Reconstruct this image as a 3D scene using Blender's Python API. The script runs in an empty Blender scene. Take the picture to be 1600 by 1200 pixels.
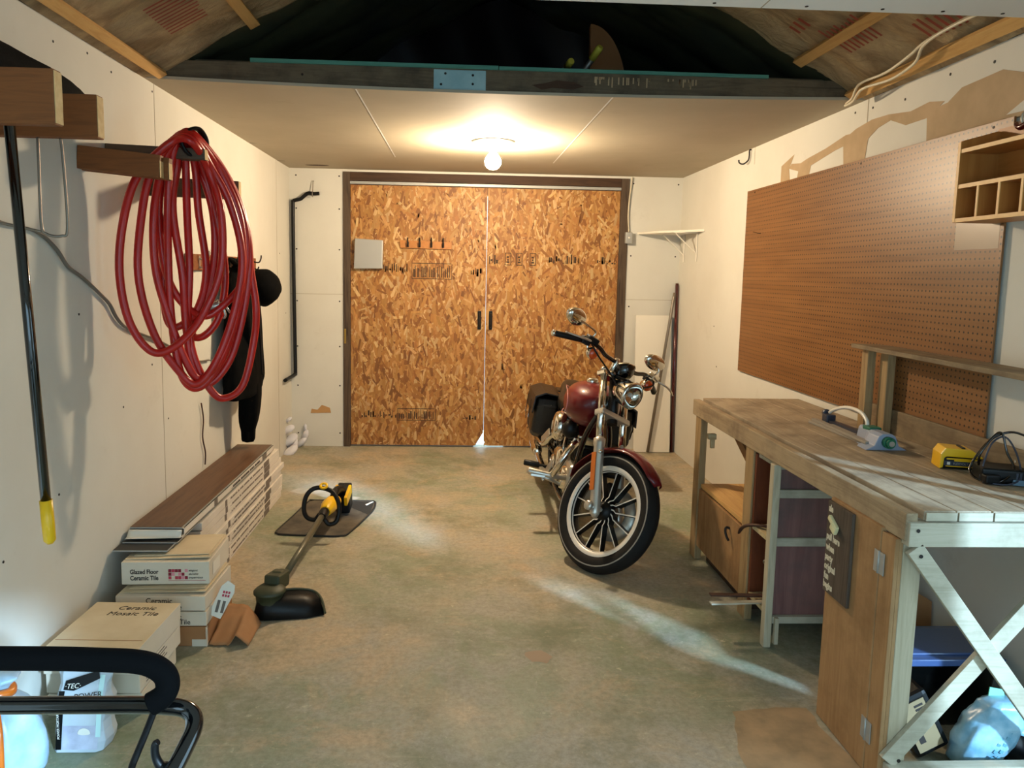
import bpy, bmesh, math, random
from mathutils import Matrix, Vector, Euler, noise as mnoise
random.seed(11)
SC = bpy.context.scene
COL = SC.collection
PI = math.pi
V = Vector

# ------------------------------------------------------------------ materials
def rgb(h):
    if isinstance(h, str):
        h = h.lstrip('#')
        c = [int(h[i:i + 2], 16) / 255 for i in (0, 2, 4)]
        return tuple(((x / 12.92) if x <= .04045 else ((x + .055) / 1.055) ** 2.4) for x in c) + (1,)
    return tuple(h) + (1,) if len(h) == 3 else tuple(h)

class NT:
    def __init__(s, name):
        s.m = bpy.data.materials.new(name); s.m.use_nodes = True
        s.t = s.m.node_tree; s.n = s.t.nodes; s.l = s.t.links
        s.b = s.n.get('Principled BSDF'); s.out = s.n.get('Material Output')
    def node(s, typ, **k):
        nd = s.n.new(typ)
        for a, v in k.items():
            setattr(nd, a, v)
        return nd
    def link(s, a, b): s.l.new(a, b)
    def coord(s, scale=(1, 1, 1), rot=(0, 0, 0), loc=(0, 0, 0)):
        tc = s.node('ShaderNodeTexCoord'); mp = s.node('ShaderNodeMapping')
        mp.inputs['Scale'].default_value = scale; mp.inputs['Rotation'].default_value = rot; mp.inputs['Location'].default_value = loc
        s.link(tc.outputs['Object'], mp.inputs['Vector']); return mp.outputs['Vector']
    def noise(s, vec, scale, detail=4, rough=.55, dist=0):
        nd = s.node('ShaderNodeTexNoise'); nd.inputs['Scale'].default_value = scale
        nd.inputs['Detail'].default_value = detail; nd.inputs['Roughness'].default_value = rough; nd.inputs['Distortion'].default_value = dist
        s.link(vec, nd.inputs['Vector']); return nd.outputs['Fac']
    def ramp(s, fac, stops):
        r = s.node('ShaderNodeValToRGB'); e = r.color_ramp.elements
        while len(e) < len(stops): e.new(.5)
        for i, (p, c) in enumerate(stops):
            e[i].position = p; e[i].color = rgb(c)
        s.link(fac, r.inputs['Fac']); return r.outputs['Color']
    def mix(s, fac, a, b, mode='MIX'):
        m = s.node('ShaderNodeMix', data_type='RGBA', blend_type=mode)
        for sock, val in ((m.inputs[0], fac), (m.inputs[6], a), (m.inputs[7], b)):
            if isinstance(val, (int, float)): sock.default_value = val
            elif isinstance(val, (tuple, list, str)): sock.default_value = rgb(val)
            else: s.link(val, sock)
        return m.outputs[2]
    def math(s, op, a, b=0.0):
        m = s.node('ShaderNodeMath', operation=op)
        for sock, val in zip(m.inputs, (a, b)):
            if isinstance(val, (int, float)): sock.default_value = val
            else: s.link(val, sock)
        return m.outputs[0]
    def bump(s, h, strength=.3, dist=.01):
        b = s.node('ShaderNodeBump'); b.inputs['Strength'].default_value = strength; b.inputs['Distance'].default_value = dist
        s.link(h, b.inputs['Height']); s.link(b.outputs['Normal'], s.b.inputs['Normal'])
    def set(s, color=None, rough=None, metal=None, spec=None, coat=None, trans=None, alpha=None):
        for nm, v in (('Base Color', color), ('Roughness', rough), ('Metallic', metal), ('Specular IOR Level', spec), ('Coat Weight', coat), ('Transmission Weight', trans), ('Alpha', alpha)):
            if v is None: continue
            i = s.b.inputs[nm]
            if isinstance(v, (int, float)): i.default_value = v
            elif isinstance(v, (tuple, list, str)): i.default_value = rgb(v)
            else: s.link(v, i)
        return s.m

def plain(name, c, rough=.5, metal=0, coat=0, spec=.5, c2=None, scale=12, bump=0, bscale=60):
    t = NT(name)
    if c2:
        col = t.ramp(t.noise(t.coord(), scale, 5), [(.35, c), (.68, c2)])
        t.set(color=col)
    else:
        t.set(color=rgb(c))
    t.set(rough=rough, metal=metal, coat=coat, spec=spec)
    if bump: t.bump(t.noise(t.coord(), bscale, 3), bump, .004)
    return t.m

def wood(name, c1, c2, axis='Y', scale=1.0, rough=.65, dirt=None):
    t = NT(name)
    st = {'X': (1.6, 22, 22), 'Y': (22, 1.6, 22), 'Z': (22, 22, 1.6)}[axis]
    v = t.coord(tuple(k * scale for k in st))
    g = t.noise(v, 1.0, 6, .6, 1.2)
    col = t.ramp(g, [(.3, c1), (.5, c2), (.72, c1)])
    st2 = tuple(k * 3.2 for k in st)
    f = t.noise(t.coord(tuple(k * scale for k in st2)), 1.6, 3, .6)
    col = t.mix(t.math('MULTIPLY', f, .35), col, c1)
    if dirt:
        d = t.ramp(t.noise(t.coord(), 5.5, 6, .65), [(.45, (0, 0, 0)), (.7, (1, 1, 1))])
        col = t.mix(t.math('MULTIPLY', d, .75), col, dirt)
    t.set(color=col, rough=rough, spec=.3)
    t.bump(g, .15, .004)
    return t.m

# ------------------------------------------------------------------ mesh builder
class MB:
    def __init__(s, M=None):
        s.v = []; s.f = []; s.sm = []; s.M = M or Matrix.Identity(4)
    def add(s, vs, fs, smooth=False):
        o = len(s.v)
        s.v += [s.M @ V(p) for p in vs]
        s.f += [tuple(i + o for i in f) for f in fs]
        s.sm += [smooth] * len(fs)
        return s
    def box(s, c, d, rot=None):
        x, y, z = d[0] / 2, d[1] / 2, d[2] / 2
        R = Euler(rot).to_matrix() if rot is not None and not isinstance(rot, Matrix) else (rot or Matrix.Identity(3))
        vs = [V(c) + R @ V(p) for p in ((-x, -y, -z), (x, -y, -z), (x, y, -z), (-x, y, -z), (-x, -y, z), (x, -y, z), (x, y, z), (-x, y, z))]
        return s.add(vs, [(0, 3, 2, 1), (4, 5, 6, 7), (0, 1, 5, 4), (1, 2, 6, 5), (2, 3, 7, 6), (3, 0, 4, 7)])
    def lim(s, x0, x1, y0, y1, z0, z1):
        return s.box(((x0 + x1) / 2, (y0 + y1) / 2, (z0 + z1) / 2), (x1 - x0, y1 - y0, z1 - z0))
    def bar(s, p0, p1, w, h, up=(0, 0, 1)):
        # a rectangular bar from p0 to p1, width w (sideways), height h (along up)
        p0, p1 = V(p0), V(p1); d = (p1 - p0).normalized(); u = V(up); sd = d.cross(u).normalized(); u = sd.cross(d)
        vs = []
        for p in (p0, p1):
            for a, b in ((-1, -1), (1, -1), (1, 1), (-1, 1)):
                vs.append(p + sd * a * w / 2 + u * b * h / 2)
        return s.add(vs, [(0, 1, 2, 3), (7, 6, 5, 4), (0, 4, 5, 1), (1, 5, 6, 2), (2, 6, 7, 3), (3, 7, 4, 0)])
    def tube(s, pts, r, n=10, closed=False, curve=True, res=6, flat=1.0, caps=True):
        pts = [V(p) for p in pts]
        rs = list(r) if isinstance(r, (list, tuple)) else [r] * len(pts)
        if curve and len(pts) > 2:
            P = []; Q = []; m = len(pts)
            segs = m if closed else m - 1
            for i in range(segs):
                if closed:
                    a, b, c, d = pts[(i - 1) % m], pts[i], pts[(i + 1) % m], pts[(i + 2) % m]
                else:
                    a, b, c, d = pts[max(i - 1, 0)], pts[i], pts[i + 1], pts[min(i + 2, m - 1)]
                for k in range(res):
                    t = k / res
                    P.append(.5 * ((2 * b) + (c - a) * t + (2 * a - 5 * b + 4 * c - d) * t * t + (3 * b - a - 3 * c + d) * t ** 3))
                    Q.append(rs[i] * (1 - t) + rs[(i + 1) % m] * t)
            if not closed:
                P.append(pts[-1]); Q.append(rs[-1])
            pts, rs = P, Q
        m = len(pts); vs = []; fs = []
        T = []
        for i in range(m):
            a = pts[(i - 1) % m] if (closed or i > 0) else pts[i]
            b = pts[(i + 1) % m] if (closed or i < m - 1) else pts[i]
            T.append((b - a).normalized())
        ref = V((0, 0, 1)) if abs(T[0].z) < .9 else V((1, 0, 0))
        nrm = T[0].cross(ref).normalized()
        for i in range(m):
            if i > 0:
                q = T[i - 1].rotation_difference(T[i]); nrm = (q @ nrm).normalized()
                nrm = (nrm - T[i] * nrm.dot(T[i])).normalized()
            bi = T[i].cross(nrm)
            for k in range(n):
                an = 2 * PI * k / n
                vs.append(pts[i] + (nrm * math.cos(an) + bi * math.sin(an) * flat) * rs[i])
        lim = m if closed else m - 1
        for i in range(lim):
            for k in range(n):
                a = i * n + k; b = i * n + (k + 1) % n; j = ((i + 1) % m) * n
                fs.append((a, b, j + (k + 1) % n, j + k))
        s.add(vs, fs, True)
        if not closed and caps:
            o = len(s.v) - len(vs)
            s.f.append(tuple(o + k for k in reversed(range(n)))); s.sm.append(False)
            s.f.append(tuple(o + (m - 1) * n + k for k in range(n))); s.sm.append(False)
        return s
    def cyl(s, p0, p1, r0, r1=None, n=20, caps=True):
        return s.tube([p0, p1], [r0, r0 if r1 is None else r1], n, curve=False, caps=caps)
    def lathe(s, prof, o=(0, 0, 0), axis=(0, 0, 1), n=32, arc=None, a0=0.0, xref=None):
        # prof: list of (radius, height along axis)
        ax = V(axis).normalized(); ref = V(xref) if xref else (V((0, 0, 1)) if abs(ax.z) < .9 else V((1, 0, 0)))
        u = (ref - ax * ref.dot(ax)).normalized(); w = ax.cross(u); o = V(o)
        full = arc is None; cnt = n if full else n + 1; A = 2 * PI if full else arc
        vs = []
        for r, h in prof:
            for k in range(cnt):
                an = a0 + A * k / n
                vs.append(o + ax * h + (u * math.cos(an) + w * math.sin(an)) * max(r, 1e-5))
        fs = []
        for i in range(len(prof) - 1):
            for k in range(n):
                k2 = (k + 1) % cnt
                fs.append((i * cnt + k, i * cnt + k2, (i + 1) * cnt + k2, (i + 1) * cnt + k))
        return s.add(vs, fs, True)
    def ell(s, c, r, rot=None, nu=24, nv=14):
        R = Euler(rot).to_matrix() if rot is not None and not isinstance(rot, Matrix) else (rot or Matrix.Identity(3))
        vs = []; fs = []
        for i in range(nv + 1):
            th = PI * i / nv
            for k in range(nu):
                ph = 2 * PI * k / nu
                vs.append(V(c) + R @ V((r[0] * math.sin(th) * math.cos(ph), r[1] * math.sin(th) * math.sin(ph), r[2] * math.cos(th))))
        for i in range(nv):
            for k in range(nu):
                k2 = (k + 1) % nu
                fs.append((i * nu + k, (i + 1) * nu + k, (i + 1) * nu + k2, i * nu + k2))
        return s.add(vs, fs, True)
    def prism(s, poly, o, u, v, depth, smooth_side=False):
        # poly of (a,b) in the plane o + a*u + b*v, extruded by depth along u x v
        o, u, v = V(o), V(u), V(v); w = u.cross(v).normalized() * depth; n = len(poly)
        vs = [o + u * a + v * b for a, b in poly] + [o + u * a + v * b + w for a, b in poly]
        s.add(vs, [tuple(reversed(range(n))), tuple(range(n, 2 * n))], False)
        base = len(s.v) - 2 * n
        for i in range(n):
            j = (i + 1) % n
            s.f.append((base + i, base + j, base + n + j, base + n + i)); s.sm.append(smooth_side)
        return s
    def loft(s, rings, caps=True, smooth=True, closed=False):
        n = len(rings[0]); vs = [p for r in rings for p in r]; fs = []; m = len(rings)
        for i in range(m if closed else m - 1):
            for k in range(n):
                j = ((i + 1) % m) * n
                fs.append((i * n + k, i * n + (k + 1) % n, j + (k + 1) % n, j + k))
        if caps and not closed:
            fs.append(tuple(reversed(range(n)))); fs.append(tuple((m - 1) * n + k for k in range(n)))
        return s.add(vs, fs, smooth)
    def grid(s, fn, nu, nv, smooth=True):
        vs = [fn(i / nu, j / nv) for i in range(nu + 1) for j in range(nv + 1)]
        fs = [(i * (nv + 1) + j, (i + 1) * (nv + 1) + j, (i + 1) * (nv + 1) + j + 1, i * (nv + 1) + j + 1) for i in range(nu) for j in range(nv)]
        return s.add(vs, fs, smooth)
    def build(s, name, mat, parent=None, bevel=0, seg=2, subsurf=0, solid=0, kind=None, label=None, cat=None, group=None, origin=None, cols=None):
        me = bpy.data.meshes.new(name)
        if parent is not None:
            inv = WORLD[parent.name].inverted()
        else:
            if origin is None:
                xs = [p.x for p in s.v]; ys = [p.y for p in s.v]; zs = [p.z for p in s.v]
                origin = V(((min(xs) + max(xs)) / 2, (min(ys) + max(ys)) / 2, min(zs)))
            inv = Matrix.Translation(-V(origin))
        me.from_pydata([inv @ p for p in s.v], [], s.f)
        me.polygons.foreach_set('use_smooth', s.sm)
        me.update()
        bm = bmesh.new(); bm.from_mesh(me)
        if not cols:
            bmesh.ops.recalc_face_normals(bm, faces=bm.faces)
        if bevel:
            es = [e for e in bm.edges if len(e.link_faces) == 2 and e.calc_face_angle(0) > .6]
            if es:
                r = bmesh.ops.bevel(bm, geom=es, offset=bevel, segments=seg, affect='EDGES', profile=.6, clamp_overlap=True)
                for f in r['faces']: f.smooth = False
        bm.to_mesh(me); bm.free()
        if cols:
            ca = me.color_attributes.new('Col', 'FLOAT_COLOR', 'CORNER')
            for p in me.polygons:
                for li in p.loop_indices: ca.data[li].color = cols[p.index]
        me.materials.append(mat)
        o = bpy.data.objects.new(name, me); COL.objects.link(o)
        if parent is not None:
            o.parent = parent; WORLD[o.name] = WORLD[parent.name].copy()
        else:
            o.location = origin; WORLD[o.name] = Matrix.Translation(V(origin))
        if solid:
            md = o.modifiers.new('thickness', 'SOLIDIFY'); md.thickness = solid; md.offset = 0
        if subsurf:
            md = o.modifiers.new('smooth', 'SUBSURF'); md.levels = subsurf; md.render_levels = subsurf
        tag(o, label, cat, group, kind)
        return o

WORLD = {}
def tag(o, label=None, cat=None, group=None, kind=None):
    if label: o['label'] = label
    if cat: o['category'] = cat
    if group: o['group'] = group
    if kind: o['kind'] = kind
    return o

def thing(name, label, cat, loc, group=None, kind=None):
    o = bpy.data.objects.new(name, None); COL.objects.link(o)
    o.empty_display_size = .05; o.location = loc
    WORLD[o.name] = Matrix.Translation(V(loc))
    return tag(o, label, cat, group, kind)

def lettering(name, txt, size, o, u, v, mat, parent, depth=.0006, offset=.0, align='LEFT', xs=1.0, shear=0.0):
    cu = bpy.data.curves.new('lettering', 'FONT'); cu.body = txt; cu.size = size; cu.extrude = depth / 2; cu.offset = offset
    cu.align_x = align; cu.shear = shear; cu.resolution_u = 4
    ob = bpy.data.objects.new('lettering', cu); COL.objects.link(ob)
    dg = bpy.context.evaluated_depsgraph_get(); dg.update()
    me = bpy.data.meshes.new_from_object(ob.evaluated_get(dg))
    vs = [p.co.copy() for p in me.vertices]; fs = [tuple(p.vertices) for p in me.polygons]
    bpy.data.objects.remove(ob); bpy.data.curves.remove(cu); bpy.data.meshes.remove(me)
    u = V(u).normalized(); v = V(v).normalized(); w = u.cross(v)
    m = MB(); m.add([V(o) + u * p.x * xs + v * p.y + w * p.z for p in vs], fs)
    return m.build(name, mat, parent)

def copy_tree(o, parent=None):
    c = o.copy(); COL.objects.link(c)
    if parent is not None: c.parent = parent
    for ch in list(o.children): copy_tree(ch, c)
    return c

# ------------------------------------------------------------------ palette
def mk_floor():
    t = NT('worn painted concrete')
    v = t.coord()
    big = t.noise(v, .9, 8, .66, .5)
    col = t.ramp(big, [(.32, '#788261'), (.44, '#8f937c'), (.52, '#a49c86'), (.60, '#b8a488'), (.72, '#999a86')])
    mid = t.noise(t.coord(loc=(3, 1, 0)), 3.2, 9, .72, .7)
    col = t.mix(t.ramp(mid, [(.47, (0, 0, 0)), (.62, (.85, .85, .85))]), col, '#a9a294')
    mid2 = t.noise(t.coord(loc=(13, 5, 0)), 2.6, 9, .72, .5)
    col = t.mix(t.ramp(mid2, [(.53, (0, 0, 0)), (.68, (.8, .8, .8))]), col, '#bba284')
    grime = t.noise(t.coord(loc=(7, 2, 0)), 2.0, 8, .74)
    col = t.mix(t.ramp(grime, [(.5, (0, 0, 0)), (.7, (.75, .75, .75))]), col, '#656a4c')
    streak = t.noise(t.coord((1.2, 16, 1), (0, 0, .2)), 1.8, 8, .72, .9)
    col = t.mix(t.ramp(streak, [(.58, (0, 0, 0)), (.72, (.6, .6, .6))]), col, '#bfb197')
    fine = t.noise(v, 42, 6, .75)
    col = t.mix(t.ramp(fine, [(.36, (.35, .35, .35)), (.58, (0, 0, 0))]), col, '#5f5f49')
    col = t.mix(t.ramp(t.noise(t.coord(loc=(2, 9, 0)), 30, 6, .75), [(.6, (0, 0, 0)), (.74, (.7, .7, .7))]), col, '#cfc3a8')
    t.set(color=col, rough=.62, spec=.35)
    t.link(t.ramp(mid, [(.3, (.42,) * 3), (.7, (.75,) * 3)]), t.b.inputs['Roughness'])
    t.bump(t.noise(v, 40, 6, .7), .15, .004)
    return t.m

def mk_wall(name, c1, c2, c3):
    t = NT(name); v = t.coord()
    col = t.ramp(t.noise(v, 1.3, 6, .6), [(.3, c1), (.62, c2)])
    smut = t.noise(t.coord(loc=(4, 4, 4)), 3.0, 8, .75)
    col = t.mix(t.ramp(smut, [(.6, (0, 0, 0)), (.82, (.5, .5, .5))]), col, c3)
    t.set(color=col, rough=.8, spec=.25)
    t.bump(t.noise(v, 90, 3, .6), .06, .003)
    return t.m

def mk_kraft():
    t = NT('kraft paper facing'); v = t.coord()
    a = t.noise(t.coord((1, 2.2, 1)), 3, 7, .65, .8)
    col = t.ramp(a, [(.3, '#7d6546'), (.5, '#ad9470'), (.7, '#c9ae82')])
    t.set(color=col, rough=.6, spec=.3)
    t.bump(t.noise(t.coord((1, 1.6, 1)), 7, 6, .6, 1.2), .6, .03)
    return t.m

def mk_pegboard():
    # hardboard with its regular rows of holes (one inch pitch); holes are dark where the board is bored through
    t = NT('perforated hardboard')
    tc = t.node('ShaderNodeTexCoord'); sep = t.node('ShaderNodeSeparateXYZ'); t.link(tc.outputs['Object'], sep.inputs[0])
    def cell(o):
        a = t.math('DIVIDE', o, .0254 * 1.0); f = t.math('FRACT', a); return t.math('SUBTRACT', f, .5)
    y = cell(sep.outputs['Y']); z = cell(sep.outputs['Z'])
    d = t.math('SQRT', t.math('ADD', t.math('MULTIPLY', y, y), t.math('MULTIPLY', z, z)))
    hole = t.math('LESS_THAN', d, .17)
    g = t.noise(t.coord((3, .6, 9)), 2, 5, .6, .3)
    col = t.ramp(g, [(.3, '#6d4725'), (.6, '#835a33'), (.8, '#764e2b')])
    col = t.mix(hole, col, '#1c0e06')
    t.set(color=col, rough=.38, spec=.5)
    hb = t.math('MULTIPLY', hole, -1.0); t.bump(hb, .6, .004)
    return t.m

def mk_osb():
    t = NT('oriented strand board')
    at = t.node('ShaderNodeAttribute'); at.attribute_name = 'Col'
    g = t.noise(t.coord((60, 60, 7)), 1.5, 4, .6, .5)
    col = t.mix(t.ramp(g, [(.35, (.35, .35, .35)), (.6, (0, 0, 0))]), at.outputs['Color'], '#8f5f2c')
    t.set(color=col, rough=.55, spec=.35)
    return t.m

M = {}
M['floor'] = mk_floor()
M['wall'] = mk_wall('painted drywall', '#cbc7bb', '#d3d0c5', '#b1aa9a')
M['ceiling'] = mk_wall('unpainted ceiling board', '#aba08b', '#b5aa95', '#978a74')
M['ceiling_white'] = mk_wall('white ceiling board', '#dededa', '#e4e4e0', '#d0cfc8')
M['torn'] = plain('bare gypsum paper', '#a58d6b', .85, c2='#b49a78', scale=8)
M['kraft'] = mk_kraft()
M['redprint'] = plain('faded red print', '#8f3a26', .7)
M['blackpoly'] = plain('black poly sheet', '#0c0b0b', .28, c2='#15121a', scale=3, bump=.5, bscale=4)
M['peg'] = mk_pegboard()
M['osb'] = mk_osb()
M['osbbase'] = plain('strand board core', '#a86f35', .6, c2='#8d5626')
M['darkwood'] = wood('dark old timber', '#2d1d12', '#4a3321', 'X')
M['darkwoodz'] = wood('dark old timber upright', '#30231a', '#5a4a3a', 'Z')
M['beam'] = wood('grey weathered beam', '#4f4334', '#6e604a', 'X', dirt='#33291f')
M['teal'] = wood('teal painted board', '#3f7466', '#57907f', 'X')
M['bluepaint'] = plain('pale blue paint', '#9fc0c4', .6, c2='#86adb5', scale=10)
M['pine'] = wood('fresh pine', '#b98a4e', '#d3a869', 'Y')
M['benchY'] = wood('worn bench boards', '#857056', '#ab9676', 'Y', dirt='#665340')
M['benchtop'] = wood('worn bench top', '#877763', '#b3a186', 'Y', dirt='#665847')
M['benchX'] = wood('pale bench boards crosswise', '#a5906a', '#c6b48c', 'X')
M['benchZ'] = wood('bench uprights', '#846a48', '#a88b61', 'Z')
M['paleX'] = wood('pale cross braces', '#a39a84', '#bdb49f', 'X', dirt='#8d8672')
M['paleZ'] = wood('pale upright', '#a09378', '#bdb096', 'Z')
M['doorwood'] = wood('tan cabinet door', '#8d6842', '#a98359', 'Z', scale=.6, dirt='#7c5a38')
M['purpleply'] = wood('reddish plywood panel', '#6a4644', '#865f58', 'Z', scale=.5, dirt='#5f4f4b')
M['riserwood'] = wood('grey shelf wood', '#6d5c46', '#8e7b5e', 'Y', dirt='#5c4b38')
M['bracketX'] = wood('rough fir bracket', '#6b3d1f', '#8a5229', 'X', scale=1.4)
M['greybracket'] = wood('dark fir bracket', '#43352a', '#62503f', 'X')
M['endgrain'] = plain('sawn end grain', '#d2b27e', .75, c2='#c09c66', scale=40)
M['oak'] = wood('honey melamine wood', '#a2652c', '#b87c3e', 'Y', scale=.5, rough=.4)
M['oakz'] = wood('honey melamine wood upright', '#a2652c', '#b87c3e', 'Z', scale=.5, rough=.4)
M['oakedge'] = plain('light edge banding', '#dcae6c', .5, c2='#d19f5a', scale=20)
M['whiteboard'] = plain('white laminated board', '#e6dfd0', .45)
M['whitemetal'] = plain('white painted metal', '#e5dfd2', .35)
M['black'] = plain('black plastic', '#070707', .45, spec=.3)
M['blackmatte'] = plain('black foam', '#040404', .9, spec=.06)
M['blackgloss'] = plain('black gloss enamel', '#060606', .12, coat=.6)
M['blackfab'] = plain('black cloth', '#060606', .9, spec=.08, c2='#0b0b0a', scale=30, bump=.3, bscale=90)
M['leather'] = plain('black leather', '#0d0c0b', .38, c2='#161412', scale=20, bump=.25, bscale=120)
M['rubber'] = plain('tyre rubber', '#0f0d0b', .75, spec=.3, c2='#171310', scale=25)
M['chrome'] = plain('chrome', '#d8d4cc', .08, 1)
M['satin'] = plain('satin aluminium', '#c2bdb2', .33, .75)
M['rim'] = plain('polished cast rim', '#e0d8ca', .35, .15)
M['grey'] = plain('grey steel', '#8d8d88', .4, .8)
M['lightgrey'] = plain('galvanised grey', '#a7a6a0', .45, .35)
M['iron'] = plain('dark wrought iron', '#1d1511', .6, .3)
M['rust'] = plain('rusty brown steel', '#4a2f22', .65, .3)
M['candyred'] = plain('candy red lacquer', '#5e030d', .4, .0, coat=.55, spec=.25)
M['darkred'] = plain('dark red lacquer', '#4a0a12', .2, .2, coat=1)
M['hose'] = plain('red rubber hose', '#c01e17', .33, c2='#a81913', scale=6)
M['amber'] = plain('amber lens', '#c4430e', .2, coat=.8)
M['orange'] = plain('orange reflector', '#c2631a', .3)
M['glass'] = plain('headlamp lens', '#8c857a', .05, .6, coat=1)
M['yellow'] = plain('yellow plastic', '#e8b40c', .35)
M['yellowpale'] = plain('pale yellow tape', '#d9cf4c', .5)
M['olive'] = plain('olive grey plastic', '#33361f', .55)
M['oliveshaft'] = plain('grey green shaft', '#5d5a48', .4, .3)
M['card'] = plain('brown cardboard', '#a8784c', .8, c2='#9c6c42', scale=6)
M['cardwhite'] = plain('white printed carton', '#d9cfbd', .7, c2='#cfc3ad', scale=4)
M['cardtop'] = plain('aged carton top', '#d6c6a6', .75, c2='#c6b390', scale=5)
M['ink'] = plain('black print', '#2a211b', .7)
M['inkfaded'] = plain('faded grey print', '#6d6259', .8)
M['inkosb'] = plain('black stamped ink', '#3a2817', .8)
M['redink'] = plain('crimson print', '#b3344a', .7)
M['pinkink'] = plain('pink print', '#d68a94', .7)
M['lamboxes'] = plain('white flooring carton', '#d8d0c4', .7, c2='#cdc4b6', scale=5)
M['lamplank'] = wood('brown vinyl plank', '#4a3425', '#6a4c35', 'Y', scale=.8, rough=.45)
M['darkplank'] = plain('black plank underside', '#1b1a17', .5)
M['mat'] = plain('dusty rubber mat', '#3a3630', .8, c2='#655b4c', scale=7)
M['matdark'] = plain('clean rubber mat', '#24231f', .7)
M['paper'] = plain('white paper', '#e2dccd', .8)
M['bagwhite'] = plain('white poly sack', '#bfc7cc', .4, c2='#aeb9c0', scale=9)
M['baggrey'] = plain('grey sack panel', '#a4a4b2', .45, c2='#c2c6d6', scale=14)
M['mint'] = plain('pale mint sack side', '#bfe0dc', .45)
M['clearbag'] = plain('thin translucent white bag', '#83a3b8', .35, c2='#adc5d1', scale=9, bump=.4, bscale=18)
M['bluebag'] = plain('pale blue plastic wrap', '#6d9fb8', .3, c2='#a3c3d2', scale=14, bump=.4, bscale=25)
M['greenlabel'] = plain('mint green label', '#7fd9b8', .4)
M['cable'] = plain('grey sheathed cable', '#6d655c', .5)
M['whitecable'] = plain('white sheathed cable', '#cfc3a8', .5)
M['wire'] = plain('dull steel wire', '#8a8074', .4, .7)
M['cream'] = plain('cream plastic', '#d8cfa0', .4)
M['signwood'] = wood('dark stained sign board', '#352a22', '#5d5044', 'Z')
M['chalk'] = plain('white lettering paint', '#cfc6ae', .7)
M['sprgrey'] = plain('warm grey plastic', '#958d80', .45)
M['sprblue'] = plain('pale blue grey plastic', '#8f9bb0', .4)
M['green'] = plain('green plastic', '#1d6a50', .4)
M['bluegrey'] = plain('dark blue grey plastic', '#2c3140', .4)
M['mosswood'] = wood('reddish shelf back', '#5a2c17', '#743c20', 'Z')
M['joint'] = plain('board joint', '#a99f8a', .85)
M['dust'] = plain('plaster dust on concrete', '#b8b0a0', .9, c2='#989078', scale=7)
M['bare'] = plain('bare tan concrete', '#ad906c', .8, c2='#8f7a5c', scale=12, bump=.2, bscale=50)
M['loftpoly'] = plain('dark olive plastic lining', '#4c4b34', .45, c2='#33342a', scale=3, bump=.6, bscale=5)
M['purplepoly'] = plain('purple black plastic sheet', '#120c12', .35, c2='#1a1219', scale=3, bump=.3, bscale=3)
M['hole'] = plain('black void', '#050404', .9)
M['foam'] = plain('white crumbled foam', '#dddbe0', .8)
M['stain'] = plain('rust stain', '#b58a58', .85)
# ================================================================== THE ROOM
XL, XR, YB, YF, H = -1.477, 1.959, 6.586, 3.64, 2.44
Y0 = -1.0                      # inner face of the open front
RID = (XL + XR) / 2; SL = .55; ZR = H + SL * (XR - XL) / 2

m = MB(); m.lim(XL - .15, XR + .15, Y0 - .1, YB + .12, -.12, 0)
m.build('floor', M['floor'], kind='structure', label='worn green and tan painted concrete floor of the garage')
# outside apron in front of the opening and by the side door
m = MB(); m.lim(-4, 5, -6, Y0 - .1, -.14, -.02); m.lim(XR + .15, 5, Y0 - .1, 3, -.14, -.02)
m.build('ground', plain('outdoor concrete', '#a19d94', .8), kind='structure', label='concrete drive outside the garage')

m = MB(); m.lim(XL - .12, XL, Y0, YB + .1, 0, H)
wl = m.build('wall_left', M['wall'], kind='structure', label='off white drywall wall on the left')
def dots(parent, pts, axis, r=.006, mat=None):
    k = MB()
    for p in pts: k.cyl(V(p), V(p) + V(axis) * .0015, r, n=8)
    k.build('screw_head', mat or M['iron'], parent)
# board joints, nail marks on the left wall
k = MB()
for y in (3.74, 6.12): k.lim(XL, XL + .0012, y - .002, y + .002, .02, H)
k.build('board_joint', M['joint'], wl)
dots(wl, [(XL, y, z) for y, z in ((2.62, .93), (2.3, .98), (2.2, 1.08), (2.75, .72), (2.4, .6), (3.3, 2.38), (3.72, 2.4), (3.1, 2.4), (2.85, 2.37), (3.62, 1.1), (3.8, .8), (2.95, 1.38), (3.3, .95), (2.9, 1.75), (4.3, 2.34), (6.2, 1.7), (6.4, 1.2))], (1, 0, 0), .005)

m = MB()
m.lim(XR, XR + .12, 2.06, YB + .1, 0, H); m.lim(XR, XR + .12, Y0, 1.34, 0, H); m.lim(XR, XR + .12, 1.34, 2.06, 2.03, H)
wr = m.build('wall_right', M['wall'], kind='structure', label='off white drywall wall on the right with torn paper patches')
# torn facing paper above the pegboard
top = [(4.549, 2.25), (4.40, 2.29), (4.42, 2.215), (4.25, 2.20), (4.18, 2.235), (4.10, 2.215), (3.82, 2.29), (3.62, 2.325), (3.45, 2.305), (3.28, 2.31), (3.05, 2.30), (2.95, 2.325), (2.86, 2.305), (2.80, 2.33), (2.73, 2.355), (2.66, 2.33), (2.58, 2.30), (2.45, 2.33), (2.3, 2.30), (2.2, 2.32)]
k = MB()
NP_ = [0]
def patch(poly):
    NP_[0] += 1
    k.prism([(-y, z) for y, z in poly], (XR - .0011 - .0001 * NP_[0], 0, 0), (0, -1, 0), (0, 0, 1), -.0009)
patch([(4.55, 2.15), (4.42, 2.15), (4.44, 2.225), (4.38, 2.30), (4.55, 2.255)])
patch([(4.44, 2.225), (4.30, 2.19), (4.28, 2.235), (4.41, 2.25)])
patch([(4.33, 2.15), (4.18, 2.15), (4.16, 2.205), (4.21, 2.25), (4.30, 2.235)])
patch([(4.21, 2.25), (4.16, 2.205), (3.90, 2.245), (3.70, 2.262), (3.64, 2.30), (3.80, 2.305), (4.0, 2.272)])
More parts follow.
